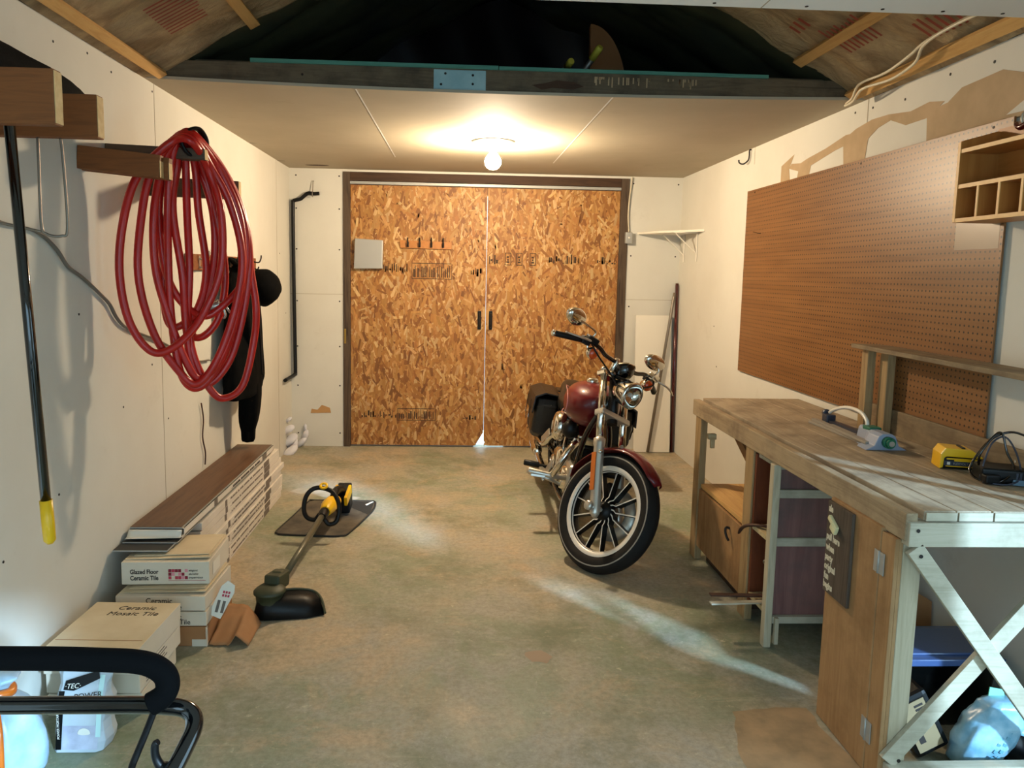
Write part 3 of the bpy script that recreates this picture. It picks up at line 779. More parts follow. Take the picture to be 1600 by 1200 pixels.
# ---- coil of red hose
HOSE=[
  [(-1.187, 3.172, 2.079), (-1.308, 3.123, 1.933), (-1.357, 3.086, 1.738), (-1.376, 3.084, 1.533), (-1.352, 3.108, 1.337), (-1.28, 3.144, 1.215), (-1.201, 3.195, 1.238), (-1.117, 3.272, 1.357), (-1.04, 3.301, 1.566), (-1.034, 3.3, 1.814), (-1.081, 3.29, 1.987), (-1.105, 3.172, 2.081)] ,
  [(-1.181, 3.184, 2.091), (-1.266, 3.166, 1.966), (-1.304, 3.147, 1.795), (-1.32, 3.127, 1.534), (-1.284, 3.173, 1.293), (-1.21, 3.232, 1.128), (-1.142, 3.267, 1.063), (-1.067, 3.317, 1.171), (-0.996, 3.355, 1.397), (-0.963, 3.355, 1.624), (-1.007, 3.346, 1.846), (-1.071, 3.3, 1.997), (-1.103, 3.184, 2.094)] ,
  [(-1.175, 3.196, 2.101), (-1.245, 3.207, 1.972), (-1.272, 3.181, 1.772), (-1.275, 3.191, 1.561), (-1.242, 3.222, 1.372), (-1.189, 3.255, 1.176), (-1.139, 3.294, 1.081), (-1.057, 3.328, 1.17), (-0.991, 3.376, 1.397), (-0.965, 3.379, 1.625), (-0.984, 3.379, 1.821), (-1.054, 3.333, 2.002), (-1.105, 3.196, 2.103)] ,
  [(-1.169, 3.208, 2.106), (-1.215, 3.224, 1.983), (-1.235, 3.236, 1.804), (-1.235, 3.225, 1.562), (-1.232, 3.236, 1.344), (-1.209, 3.245, 1.135), (-1.173, 3.276, 1.047), (-1.117, 3.307, 1.063), (-1.043, 3.349, 1.196), (-0.985, 3.387, 1.425), (-0.954, 3.403, 1.654), (-0.977, 3.396, 1.823), (-1.043, 3.348, 2.004), (-1.106, 3.208, 2.108)] ,
  [(-1.163, 3.22, 2.111), (-1.207, 3.267, 1.989), (-1.22, 3.252, 1.806), (-1.19, 3.261, 1.536), (-1.191, 3.285, 1.341), (-1.174, 3.302, 1.143), (-1.118, 3.336, 1.052), (-1.029, 3.378, 1.164), (-0.973, 3.412, 1.395), (-0.946, 3.412, 1.626), (-0.975, 3.41, 1.824), (-1.037, 3.364, 1.99), (-1.108, 3.22, 2.115)] ,
  [(-1.151, 3.232, 2.116), (-1.177, 3.297, 2.012), (-1.179, 3.303, 1.811), (-1.169, 3.287, 1.564), (-1.185, 3.301, 1.34), (-1.164, 3.306, 1.171), (-1.105, 3.337, 1.023), (-1.054, 3.372, 0.983), (-0.987, 3.423, 1.041), (-0.942, 3.45, 1.247), (-0.927, 3.434, 1.395), (-0.948, 3.436, 1.569), (-0.956, 3.414, 1.74), (-1.005, 3.402, 1.907), (-1.066, 3.353, 2.023), (-1.109, 3.232, 2.115)] ,
  [(-1.166, 3.244, 2.113), (-1.248, 3.255, 1.986), (-1.279, 3.253, 1.804), (-1.258, 3.25, 1.562), (-1.208, 3.279, 1.425), (-1.133, 3.343, 1.356), (-1.052, 3.375, 1.407), (-0.979, 3.421, 1.511), (-0.963, 3.435, 1.655), (-1.0, 3.417, 1.824), (-1.06, 3.366, 1.99), (-1.119, 3.244, 2.109)] ,
  [(-1.155, 3.256, 2.11), (-1.149, 3.329, 1.999), (-1.147, 3.352, 1.815), (-1.125, 3.367, 1.565), (-1.153, 3.338, 1.395), (-1.223, 3.297, 1.312), (-1.263, 3.273, 1.341), (-1.274, 3.266, 1.507), (-1.261, 3.269, 1.725), (-1.23, 3.285, 1.889), (-1.2, 3.304, 2.053)] ,
  [(-1.154, 3.268, 2.115), (-1.139, 3.356, 2.003), (-1.096, 3.383, 1.819), (-1.096, 3.394, 1.623), (-1.127, 3.364, 1.423), (-1.182, 3.334, 1.282), (-1.146, 3.376, 1.264), (-1.084, 3.399, 1.35), (-1.056, 3.414, 1.538), (-1.076, 3.384, 1.764), (-1.116, 3.368, 1.956), (-1.133, 3.268, 2.102)] ,
]
t = thing('hose_coil', 'coil of red rubber hose hanging from the left wall brackets', 'hose', (-1.15, 3.22, .98))
k = MB()
for L in HOSE:
    k.tube(L, .0165, 12, closed=True, res=8)
k.build('hose', M['hose'], t)
k = MB(); k.tube([(-1.13, 3.20, 2.13), (-1.10, 3.24, 2.145), (-1.085, 3.28, 2.10), (-1.10, 3.27, 2.05), (-1.135, 3.22, 2.04), (-1.155, 3.19, 2.085)], .017, 10, closed=True, res=6, flat=.5); k.tube([(-1.12, 3.27, 2.06), (-1.14, 3.284, 2.035), (-1.3, 3.284, 2.030), (XL + .002, 3.284, 2.030)], .004, 8); k.build('strap', M['black'], t)
k = MB(); k.tube([(-1.155, 3.36, 1.385), (-1.12, 3.37, 1.395), (-1.075, 3.38, 1.405)], .019, 12); k.tube([(-1.075, 3.38, 1.405), (-1.045, 3.385, 1.41)], .013, 10)
for q in range(4): k.lathe([(.018, 0), (.0225, .003), (.0225, .009), (.018, .012)], (-1.15 + q * .022, 3.362 + q * .006, 1.387 + q * .006), (.9, .2, .15), n=14)
k.tube([(-1.06, 3.38, 1.40), (-1.05, 3.385, 1.36), (-1.06, 3.39, 1.345)], .006, 8); k.tube([(-1.05, 3.38, 1.405), (-1.03, 3.39, 1.37)], .005, 8)
k.build('coupling', M['satin'], t)

# ---- coat rack board on the wall, jacket and cap
t = thing('coat_rack', 'wooden coat rack board on the left wall behind the hose', 'coat rack', (XL, 4.75, 1.54))
k = MB(); k.lim(XL, XL + .02, 4.08, 5.42, 1.555, 1.645); k.build('board', M['bracketX'], t, bevel=.003)
for y in (4.25, 4.55, 4.80, 5.12, 5.34):
    k = MB(); k.tube([(XL + .02, y, 1.62), (XL + .06, y, 1.615), (XL + .075, y, 1.64), (XL + .078, y, 1.665)], .005, 8); k.tube([(XL + .02, y, 1.575), (XL + .05, y, 1.565), (XL + .06, y, 1.585)], .005, 8); k.lim(XL + .02, XL + .024, y - .008, y + .008, 1.565, 1.635)
    k.build('hook', M['satin'] if y < 4.6 else M['iron'], t)
t = thing('jacket', 'black cloth jacket hanging from the coat rack behind the hose', 'jacket', (-1.37, 4.76, .44))
def blob(cx, cy, z, rx, ry, n=28, seed=0, amp=.012):
    out = []
    for i in range(n):
        a = 2 * PI * i / n
        w = amp * math.sin(5 * a + z * 3 + seed) + amp * .8 * mnoise.noise(V((math.cos(a) * 2, math.sin(a) * 2, z * 5 + seed)))
        cxs, sns = math.cos(a), math.sin(a)
        out.append(V((cx + (rx + w) * math.copysign(abs(cxs) ** .75, cxs), cy + (ry + w) * math.copysign(abs(sns) ** .75, sns), z)))
    return out
k = MB()
k.loft([blob(*q) for q in ((-1.40, 4.79, 1.60, .02, .035), (-1.395, 4.79, 1.57, .045, .07), (-1.385, 4.78, 1.50, .06, .15), (-1.375, 4.77, 1.42, .075, .205), (-1.37, 4.76, 1.25, .085, .235), (-1.365, 4.75, 1.05, .088, .255), (-1.36, 4.745, .90, .092, .275), (-1.36, 4.74, .845, .09, .28), (-1.362, 4.74, .835, .082, .27), (-1.362, 4.73, .80, .084, .272), (-1.365, 4.70, .765, .08, .26), (-1.365, 4.70, .765, .01, .05))])
k.build('body', M['blackfab'], t, subsurf=1)
k = MB()
k.loft([blob(*q, 20, 2, .007) for q in ((-1.33, 4.60, 1.46, .03, .04), (-1.325, 4.60, 1.40, .055, .08), (-1.318, 4.65, 1.15, .06, .085), (-1.325, 4.74, .92, .065, .09), (-1.335, 4.78, .75, .068, .088), (-1.345, 4.78, .62, .062, .075), (-1.35, 4.78, .55, .05, .055), (-1.35, 4.78, .535, .04, .045), (-1.35, 4.78, .46, .042, .047), (-1.35, 4.78, .455, .03, .035))])
k.build('sleeve', M['blackfab'], t, subsurf=1)
k = MB(); k.tube([(-1.30, 4.80, 1.50), (-1.29, 4.84, 1.30), (-1.285, 4.86, 1.1), (-1.28, 4.87, .88)], .006, 8); k.build('zip', M['iron'], t)
k = MB(); k.tube([(-1.345, 4.72, 1.56), (-1.325, 4.80, 1.50), (-1.345, 4.88, 1.56), (-1.40, 4.88, 1.60), (-1.44, 4.80, 1.62), (-1.40, 4.72, 1.60)], .022, 10, closed=True, flat=.6); k.build('collar', M['blackfab'], t)
t = thing('cap', 'black cap hanging on the coat rack above the jacket', 'cap', (-1.34, 5.14, 1.31))
k = MB(); R_ = Euler((0, math.radians(62), math.radians(-20))).to_matrix()
pts = []
k.lathe([(.002, .165), (.055, .157), (.095, .13), (.118, .085), (.126, .034), (.126, 0), (.115, 0), (.11, .03), (.08, .11), (.002, .135)], (-1.375, 5.14, 1.425), R_ @ V((0, 0, 1)), n=32); k.build('crown', M['blackfab'], t)
k = MB(); k.ell((-1.40, 5.12, 1.33), (.02, .075, .06), (0, .2, 0)); k.build('peak', M['blackfab'], t)

# ---- bent black rod in the corner on a hook
t = thing('bent_rod', 'black bent iron rod hanging in the back left corner', 'rod', (-1.44, YB - .04, .62))
y = YB - .035
k = MB(); k.tube([(-1.215, y, 2.225), (-1.26, y, 2.222), (-1.31, y, 2.225), (-1.345, y, 2.20), (-1.375, y, 2.175), (-1.415, y, 2.165), (-1.435, y, 2.155), (-1.44, y, 2.12), (-1.44, y, 1.7), (-1.437, y, 1.2), (-1.433, y, .70), (-1.435, y - .02, .655), (-1.445, y - .12, .645), (-1.455, y - .30, .64)], .016, 12, res=5); k.build('rod', M['black'], t)
k = MB(); k.tube([(-1.27, YB, 2.33), (-1.27, YB - .02, 2.325), (-1.27, y, 2.25), (-1.27, y - .02, 2.23), (-1.27, y - .022, 2.20), (-1.27, y, 2.195)], .0035, 8); k.build('hook', M['wire'], t)

# ---- flooring cartons stacked along the wall
def comb(x, ya, yb, z, h, par, mt_):
    # one underlined row of small illegible print
    pts = [(ya, z), (yb, z)]; y = yb
    while y > ya + .03:
        w = random.uniform(.008, .05); g = random.choice((.006, .008, .02))
        y2 = max(y - w, ya)
        pts += [(y, z + h), (y2, z + h), (y2, z + .0012), (max(y2 - g, ya), z + .0012)]; y = y2 - g
    if pts[-1][0] > ya: pts.append((ya, z + .0012))
    k = MB(); k.prism(pts, (x, 0, 0), (0, 1, 0), (0, 0, 1), .0009); return k.build('small_print', mt_, par)
random.seed(9)
NB = 9; hz = .0395
for i in range(NB):
    z = .001 + i * hz; y0 = 3.50 + random.uniform(-.04, .03); y1 = 5.07 + random.uniform(-.02, .05) - (.06 if i > 6 else 0); x1 = -1.212 + random.uniform(-.008, .008)
    nm = ['lowest flooring carton resting on the floor', 'second flooring carton up from the floor', 'third flooring carton up from the floor', 'fourth flooring carton up from the floor', 'fifth carton of the flooring stack, at mid height', 'sixth flooring carton counting up from the floor', 'seventh flooring carton counting up from the floor', 'eighth flooring carton, second from the top', 'topmost closed flooring carton just under the loose planks'][i]
    t = thing('flooring_carton', nm + ', in the long white stack', 'carton', (-1.34, 4.3, z), 'white flooring cartons stacked along the left wall')
    k = MB(); k.lim(XL + .012, x1, y0, y1, z, z + hz - .003); k.build('carton', M['lamboxes'], t, bevel=.003)
    # dark wrapping bands and the rows of small print on the long side
    for (a, b) in ((3.86 + random.uniform(-.015, .015), .035), (4.63 + random.uniform(-.012, .012), .13)):
        k = MB(); k.lim(x1, x1 + .0008, a, a + b, z + .001, z + hz - .004); k.build('band', M['inkfaded'], t)
    comb(x1, 3.94, 4.60, z + .0155, .010, t, M['inkfaded'])
zt = .001 + NB * hz
t = thing('flooring_plank', 'dark upside down flooring plank jutting out under the open carton', 'plank', (-1.355, 3.9, zt), 'loose flooring planks')
k = MB(); k.lim(XL + .014, -1.235, 3.12, 4.64, zt, zt + .006); k.build('plank', M['darkplank'], t)
k = MB(); k.lim(XL + .014, -1.235, 3.1185, 3.12, zt, zt + .006); k.lim(-1.235, -1.2335, 3.12, 4.64, zt, zt + .006); k.build('edge', M['lightgrey'], t)
t = thing('flooring_plank', 'second thin plank just above the dark jutting plank', 'plank', (-1.345, 3.95, zt + .007), 'loose flooring planks')
k = MB(); k.lim(XL + .02, -1.222, 3.20, 4.72, zt + .007, zt + .012); k.build('plank', M['darkplank'], t)
k = MB(); k.lim(-1.222, -1.2205, 3.20, 4.72, zt + .007, zt + .012); k.lim(XL + .02, -1.222, 3.1985, 3.20, zt + .007, zt + .012); k.build('edge', M['lightgrey'], t)
zc = zt + .0125
t = thing('open_carton', 'open ended white flooring carton right under the brown plank', 'carton', (-1.345, 4.0, zc))
k = MB()
x0, x1, y0, y1, hh = XL + .022, -1.222, 3.26, 4.90, .036
k.lim(x0, x1, y0, y1, zc, zc + .003); k.lim(x0, x1, y0 + .02, y1, zc + hh - .003, zc + hh); k.lim(x0, x0 + .003, y0, y1, zc, zc + hh); k.lim(x1 - .003, x1, y0 + .03, y1, zc, zc + hh); k.lim(x0, x1, y1 - .003, y1, zc, zc + hh)
k.build('carton', M['lamboxes'], t)
k = MB(); k.grid(lambda u, v: V((x0 + u * (x1 - x0), y0 - .045 * v * (1 - .35 * u) , zc + hh - .001 - .026 * v - .012 * math.sin(PI * v) )), 10, 6); k.build('torn_flap', M['paper'], t, solid=.002)
for (a, b) in ((3.70, .05), (4.62, .10)):
    k = MB(); k.lim(x1, x1 + .0008, a, a + b, zc + .001, zc + hh - .002); k.build('band', M['inkfaded'], t)
comb(x1, 3.98, 4.56, zc + .009, .012, t, M['ink'])
t = thing('flooring_plank', 'brown wood grain plank lying on top of the flooring stack', 'plank', (-1.345, 4.1, zc + hh + .001), 'loose flooring planks')
k = MB(); k.lim(XL + .024, -1.228, 3.27, 4.88, zc + hh + .001, zc + hh + .008); k.build('plank', M['lamplank'], t)
k = MB(); k.lim(-1.228, -1.2265, 3.27, 4.88, zc + hh + .001, zc + hh + .007); k.lim(XL + .024, -1.228, 3.2685, 3.27, zc + hh + .001, zc + hh + .007); k.build('edge', M['lightgrey'], t)

# ---- tile cartons
def rotz(a, c): return Matrix.Translation(V(c)) @ Matrix.Rotation(a, 4, 'Z')
def carton(name, lab, x0, x1, y0, y1, z0, z1, ang, top='cardtop', side='cardwhite', lid=0):
    c = ((x0 + x1) / 2, (y0 + y1) / 2, z0); T = rotz(ang, c); hx, hy, h = (x1 - x0) / 2, (y1 - y0) / 2, z1 - z0
    t = thing('tile_carton', lab, 'carton', c, 'ceramic tile cartons by the left wall')
    k = MB(T); k.lim(-hx, hx, -hy, hy, 0, h - .004); k.build('carton', M[side], t, bevel=.003)
    if lid == 1:      # folded top flaps lying open by a finger
        k = MB(T); k.box((0, .012, h + .002), (2 * hx - .01, 2 * hy - .03, .004), (0, math.radians(-1.2), 0)); k.build('top_flap', M[top], t, bevel=.001)
        k = MB(T); k.box((.01, .02, h + .008), (2 * hx - .05, 2 * hy - .06, .003), (0, math.radians(-1.2), 0)); k.build('top_flap', M[top], t)
    elif lid == 2:
        k = MB(T); k.lim(-hx - .004, hx + .004, -hy - .004, hy + .004, h - .004, h); k.build('lid', M[top], t, bevel=.002)
        k = MB(T); k.prism([(-hy, 0), (hy, 0), (hy - .01, -h * .72), (-hy + .05, -h * .86)], (hx + .003, 0, h), (0, 1, 0), (0, 0, 1), .002); k.build('side_flap', M[side], t)
    return t, T, hx, hy, h
ux = lambda T: (T.to_3x3() @ V((1, 0, 0)))
b4 = carton('t', 'brown cardboard base carton under the stacked tile cartons', -1.40, -1.03, 2.985, 3.33, .001, .09, 0, 'card', 'card')
k = MB(b4[1]); k.lim(b4[2] - .002, b4[2] + .002, -b4[3] - .004, -b4[3] + .01, 0, .085); k.lim(b4[2] - .06, b4[2], -b4[3] - .002, -b4[3], 0, .03); k.build('worn_edge', M['cardwhite'], b4[0])
b3 = carton('t', 'second tile carton up, plain white front above the brown base', -1.395, -1.03, 2.98, 3.33, .091, .155, .01)
lettering('print', 'Ceramic', .03, b3[1] @ V((-.02, -b3[3] - .0012, .03)), ux(b3[1]), (0, 0, 1), M['ink'], b3[0]); lettering('print', 'Mosaic Tile', .03, b3[1] @ V((-.02, -b3[3] - .0012, .008)), ux(b3[1]), (0, 0, 1), M['ink'], b3[0])
b2 = carton('t', 'third tile carton up with gaping lid, under the glazed tile carton', -1.395, -1.03, 2.985, 3.32, .156, .222, -.015, lid=1)
lettering('print', 'Ceramic', .032, b2[1] @ V((-.06, -b2[3] - .0012, .032)), ux(b2[1]), (0, 0, 1), M['ink'], b2[0]); lettering('print', 'Mosaic Tile', .032, b2[1] @ V((-.06, -b2[3] - .0012, .006)), ux(b2[1]), (0, 0, 1), M['ink'], b2[0])
b1 = carton('t', 'topmost tile carton of the rear pile reading Glazed Floor Ceramic Tile', -1.405, -1.045, 3.06, 3.36, .237, .338, .03, lid=1)
T = b1[1]; f = -b1[3] - .0012
lettering('print', 'Glazed Floor', .027, T @ V((-.145, f, .047)), ux(T), (0, 0, 1), M['ink'], b1[0], offset=.0006, xs=.82)
lettering('print', 'Ceramic Tile', .027, T @ V((-.145, f, .020)), ux(T), (0, 0, 1), M['ink'], b1[0], offset=.0006, xs=.82)
random.seed(3)
for nm, mt_ in (('red_squares', M['redink']), ('pink_squares', M['pinkink'])):
    k = MB(T)
    for i in range(6):
        for j in range(3):
            if (random.random() < .6) == (nm == 'red_squares'):
                k.lim(.012 + i * .0135, .024 + i * .0135, f, f + .0006, .022 + j * .0155, .0355 + j * .0155)
    k.build(nm, mt_, b1[0])
for j, s_ in enumerate(('elegant', 'durable', 'impervious')): lettering('print', s_, .013, T @ V((.095, f, .056 - j * .0155)), ux(T), (0, 0, 1), M['ink'], b1[0], shear=.3)
k = MB(T); k.lim(.012, .165, f, f + .0005, .016, .0175); k.build('underline', M['redink'], b1[0])
k = MB(T); k.lim(b1[2] + .0012, b1[2] + .0018, -.10, .0, .02, .075); k.build('side_label', M['paper'], b1[0])
# torn carton flap with a printed label, and the scrap of cardboard
t = thing('carton_flap', 'cream label flap torn loose beside the rear tile cartons', 'flap', (-1.0, 3.06, .10))
Tf = Matrix.Translation(V((-1.012, 3.05, .105))) @ Euler((math.radians(70), math.radians(14), math.radians(8))).to_matrix().to_4x4()
k = MB(Tf); k.prism([(-.03, 0), (.022, -.012), (.05, .10), (.045, .13), (.012, .145), (-.008, .12)], (0, 0, 0), (1, 0, 0), (0, 1, 0), .003); k.build('flap', M['paper'], t)
k = MB(Tf)
for i in range(3):
    for j in range(2): k.lim(.004 + i * .011, .012 + i * .011, .078 + j * .014, .088 + j * .014, .003, .0036)
k.build('red_mark', M['redink'], t)
k = MB(Tf)
for i in range(2): k.lim(-.008 + i * .022, .004 + i * .022, .012, .062, .003, .0036)
k.build('print', M['inkfaded'], t)
k = MB()
def scrap(u, v):
    jag = .012 * mnoise.noise(V((u * 9, 0, 3))) if v < .05 else 0
    x = -1.022 + u * .165 + .02 * v * (1 - u); y = 2.985 + v * .20 + jag - .01 * u
    lift = (.085 * v if u < .62 else .085 * v * (1 - (u - .62) / .38) + .05 * (1 - abs(u - .8) / .2) * (1 - v) * .6)
    z = .007 + lift + .008 * mnoise.noise(V((u * 4, v * 4, 7))) + (.03 * (1 - v) * math.exp(-((u - .66) / .1) ** 2))
    return V((x, y, max(z, .006)))
k.grid(scrap, 18, 12); k.build('cardboard_scrap', M['card'], solid=.004, label='crumpled brown cardboard scrap on the floor beside the tile cartons', cat='cardboard')
# front pile: mosaic tile cartons
m3 = carton('t', 'bottom tile carton of the front pile, on the floor behind the bags', -1.42, -1.10, 2.50, 2.85, .001, .082, .04)
m2 = carton('t', 'middle tile carton of the front pile, printed on its side', -1.415, -1.092, 2.50, 2.86, .083, .162, -.02)
k = MB(m2[1])
for j in range(5): k.lim(m2[2], m2[2] + .0008, -.13, .03 + .02 * (j % 2), .015 + j * .012, .019 + j * .012)
k.build('print', M['inkfaded'], m2[0])
m1 = carton('t', 'large front tile carton with Ceramic Mosaic Tile printed on its top', -1.41, -1.09, 2.48, 2.85, .163, .252, -.03, lid=2)
T = m1[1]; zt_ = m1[4] + .0006
lettering('print', 'Ceramic', .042, T @ V((-.055, .125, zt_)), ux(T), T.to_3x3() @ V((0, 1, 0)), M['ink'], m1[0], shear=.15)
lettering('print', 'Mosaic Tile', .042, T @ V((-.075, .078, zt_)), ux(T), T.to_3x3() @ V((0, 1, 0)), M['ink'], m1[0], shear=.15)
k = MB(T); k.lim(-m1[2] + .004, m1[2] - .01, -.115, -.112, zt_ - .0003, zt_); k.build('crease', M['card'], m1[0])
k = MB(T); k.lim(-m1[2] + .002, m1[2] - .002, -m1[3] - .0048, -m1[3] - .0035, m1[4] - .03, m1[4] - .005); k.build('tape', M['whiteboard'], m1[0])

# ---- mortar sack and clear bag on the floor at front left
def pillow(x0, x1, y0, y1, z0, z1, lean=(0, 0), puff=.02, pinch=.35, n=26):
    rings = []
    for i in range(9):
        v = i / 8; s = 1 - pinch * max(0, v - .75) / .25; cx = (x0 + x1) / 2 + lean[0] * v; cy = (y0 + y1) / 2 + lean[1] * v
        rx = (x1 - x0) / 2 + puff * math.sin(PI * min(1, v * 1.1)) * .4; ry = ((y1 - y0) / 2) * s + puff * math.sin(PI * v) * .5
        ring = []
        for j in range(n):
            a = 2 * PI * j / n; c_, s_ = math.cos(a), math.sin(a)
            q = .006 * mnoise.noise(V((c_ * 2, s_ * 2, v * 6)))
            ring.append(V((cx + (rx + q) * math.copysign(abs(c_) ** .45, c_), cy + (ry + q) * math.copysign(abs(s_) ** .45, s_), z0 + (z1 - z0) * v)))
        rings.append(ring)
    return rings
t = thing('mortar_sack', 'white printed mortar sack standing in front of the tile cartons', 'sack', (-1.205, 2.36, 0))
fy = lambda z: 2.295 + .05 * z / .262 + (0 if z < .17 else (z - .17) * .25)
rings = []
for i in range(10):
    z = .001 + .261 * i / 9; f_ = fy(z); bk = 2.415 - (0 if z < .17 else (z - .17) * .35); x0, x1 = -1.292 + .004 * math.sin(i * 2.1), -1.137 + .006 * math.sin(i * 1.7)
    s_ = .012 + .004 * math.sin(i)
    rings.append([V(p) for p in ((x0 + s_, f_, z), (-1.25, f_, z), (-1.2, f_ - .001, z), (x1 - s_ * 1.6, f_, z), (x1, f_ + s_, z), (x1 + .008, (f_ + bk) / 2, z), (x1, bk - s_, z), (x1 - s_, bk, z), (x0 + s_, bk, z), (x0, bk - s_, z), (x0 - .006, (f_ + bk) / 2, z), (x0, f_ + s_, z))])
k = MB(); k.loft(rings, smooth=False); k.build('sack', M['bagwhite'], t, bevel=.003)
def strip(nm, mt_, x0, x1, z0, z1, off=.0):
    k = MB(); k.grid(lambda u, v: V((x0 + u * (x1 - x0), fy(z0 + v * (z1 - z0)) - .002 - off, z0 + v * (z1 - z0))), 4, 8); return k.build(nm, mt_, t)
strip('grey_panel', M['baggrey'], -1.262, -1.15, .012, .085); strip('black_stripe', M['black'], -1.282, -1.264, .012, .19, .0004)
k = MB(); k.prism([(-1.268, .195), (-1.262, .222), (-1.16, .252), (-1.155, .228), (-1.205, .205), (-1.235, .192)], (0, fy(.2) - .0065 - .3 * .2, 0), (1, 0, 0), (0, .3, 1), -.001); k.build('black_label', M['black'], t)
lettering('print', '·TEC·', .022, V((-1.265, fy(.2) - .0075, .198)), (1, 0, .06), (0, .3, 1), M['paper'], t, shear=.2)
lettering('print', 'POWER', .026, V((-1.232, fy(.17) - .003, .165)), (1, 0, .12), (0, .15, 1), M['ink'], t)
lettering('print', 'POWER MORTAR', .011, V((-1.269, fy(.045) - .004, .045)), (0, 0, 1), (-1, 0, 0), M['paper'], t)
strip('mint_side', M['mint'], -1.158, -1.142, .05, .235, .0003)
k = MB(); k.ell((-1.195, fy(.062) - .0022, .062), (.02, .001, .017)); k.build('picture', M['paper'], t)
t = thing('plastic_bag', 'translucent white plastic bag with orange trim at the lower left edge', 'bag', (-1.36, 2.2, 0))
k = MB()
rg = []
for v, r, dx in ((0, .085, 0), (.05, .10, 0), (.3, .11, .0), (.55, .10, -.005), (.72, .075, -.01), (.82, .03, -.015), (.86, .02, -.015), (.95, .04, -.01), (1, .06, 0)):
    rg.append([V((-1.362 + dx + r * math.cos(a) * (1 + .10 * math.sin(5 * a + v * 4) + .09 * mnoise.noise(V((math.cos(a) * 3, math.sin(a) * 3, v * 9)))), 2.19 + r * .9 * math.sin(a) * (1 + .1 * math.cos(6 * a)), .001 + v * .33)) for a in [2 * PI * i / 30 for i in range(30)]])
k.loft(rg); k.build('bag', M['clearbag'], t, subsurf=1)
k = MB(); k.tube([(-1.395, 2.088, .02), (-1.40, 2.077, .12), (-1.395, 2.089, .2), (-1.385, 2.125, .26)], .009, 8); k.tube([(-1.325, 2.088, .02), (-1.318, 2.08, .12), (-1.325, 2.092, .2), (-1.352, 2.125, .26)], .009, 8); k.build('orange_trim', M['orange'], t)
k = MB(); k.tube([(-1.39, 2.16, .275), (-1.36, 2.15, .285), (-1.34, 2.18, .28), (-1.36, 2.21, .285), (-1.39, 2.2, .28)], .014, 8, closed=True); k.build('tie', M['orange'], t)

# ---- lawn mower: its folding handle reaches into the view, the deck is on the floor below
t = thing('lawn_mower', 'black tubular lawn mower handle with foam grip at lower left', 'lawn mower', (-.9, .35, 0))
k = MB(); k.lathe([(.26, .10), (.29, .12), (.30, .17), (.27, .21), (.15, .23), (.0, .235)], (-.98, .2, 0), n=36); k.lim(-1.2, -.76, -.08, .5, .12, .19); k.build('deck', M['black'], t, bevel=.01)
k = MB(); k.lathe([(.0, .235), (.12, .235), (.13, .25), (.13, .36), (.1, .39), (.0, .39)], (-.98, .18, 0), n=28); k.build('motor', M['blackgloss'], t)
for x, y in ((-1.25, -.05), (-.71, -.05), (-1.25, .47), (-.71, .47)):
    k = MB(); k.lathe([(.0, -.02), (.09, -.022), (.1, -.015), (.1, .015), (.09, .022), (0, .02)], (x, y, .1), (1, 0, 0), n=24); k.build('wheel', M['rubber'], t)

mc = -.93
def mir(p): return (2 * mc - p[0], p[1], p[2])
lo = [(-.60, 1.17, .853), (-.47, 1.17, .85), (-.433, 1.167, .842), (-.420, 1.15, .828), (-.424, 1.11, .810), (-.436, 1.05, .780), (-.455, .96, .71), (-.54, .75, .50), (-.66, .45, .17)]
k = MB(); k.tube([mir(p) for p in reversed(lo)] + lo, .0138, 14, res=6); k.build('lower_handle', M['blackgloss'], t)
up = [(-.72, 1.15, .945), (-.57, 1.15, .942), (-.50, 1.15, .937), (-.468, 1.148, .923), (-.457, 1.142, .905), (-.462, 1.135, .889), (-.48, 1.13, .878)]
k = MB(); k.tube([mir(p) for p in reversed(up)] + up, .0185, 16, res=6); k.build('foam_grip', M['blackmatte'], t)
k = MB(); k.tube([(-.483, 1.165, .862), (-.485, 1.12, .836), (-.488, 1.08, .813), (-.491, 1.05, .79), (-.53, .9, .64)], .0055, 10); k.build('control_rod', M['black'], t)
k = MB(); k.tube([(-.43, 1.11, .79), (-.452, 1.10, .793), (-.462, 1.10, .808), (-.463, 1.10, .828), (-.458, 1.10, .834)], [.008, .0075, .0065, .006, .005], 10); k.build('lever', M['black'], t)

# ---- rubber mat
t = thing('rubber_mat', 'dusty black rubber mat lying flat on the floor behind the string trimmer', 'mat', (-.8, 4.6, 0))
poly = [(-1.075, 4.36), (-1.06, 4.32), (-1.02, 4.30), (-.75, 4.275), (-.68, 4.285), (-.64, 4.33), (-.55, 4.72), (-.545, 4.90), (-.56, 4.945), (-.60, 4.955), (-.96, 4.965), (-1.0, 4.94), (-1.04, 4.62)]
k = MB(); k.prism(poly, (0, 0, .001), (1, 0, 0), (0, 1, 0), .007); k.build('sheet', M['mat'], t, bevel=.002)
k = MB(); k.tube([(x, y, .007) for x, y in poly], .006, 8, closed=True, res=3); k.build('raised_edge', M['matdark'], t)
k = MB(); k.prism([(-.72, 4.84), (-.56, 4.66), (-.555, 4.93), (-.60, 4.94), (-.78, 4.945)], (0, 0, .0082), (1, 0, 0), (0, 1, 0), .0006); k.build('clean_patch', M['matdark'], t)
k = MB(); k.prism([(-.60, 4.85), (-.56, 4.93), (-.57, 4.935), (-.61, 4.87)], (0, 0, .009), (1, 0, 0), (0, 1, 0), .002); k.build('white_tag', M['paper'], t)

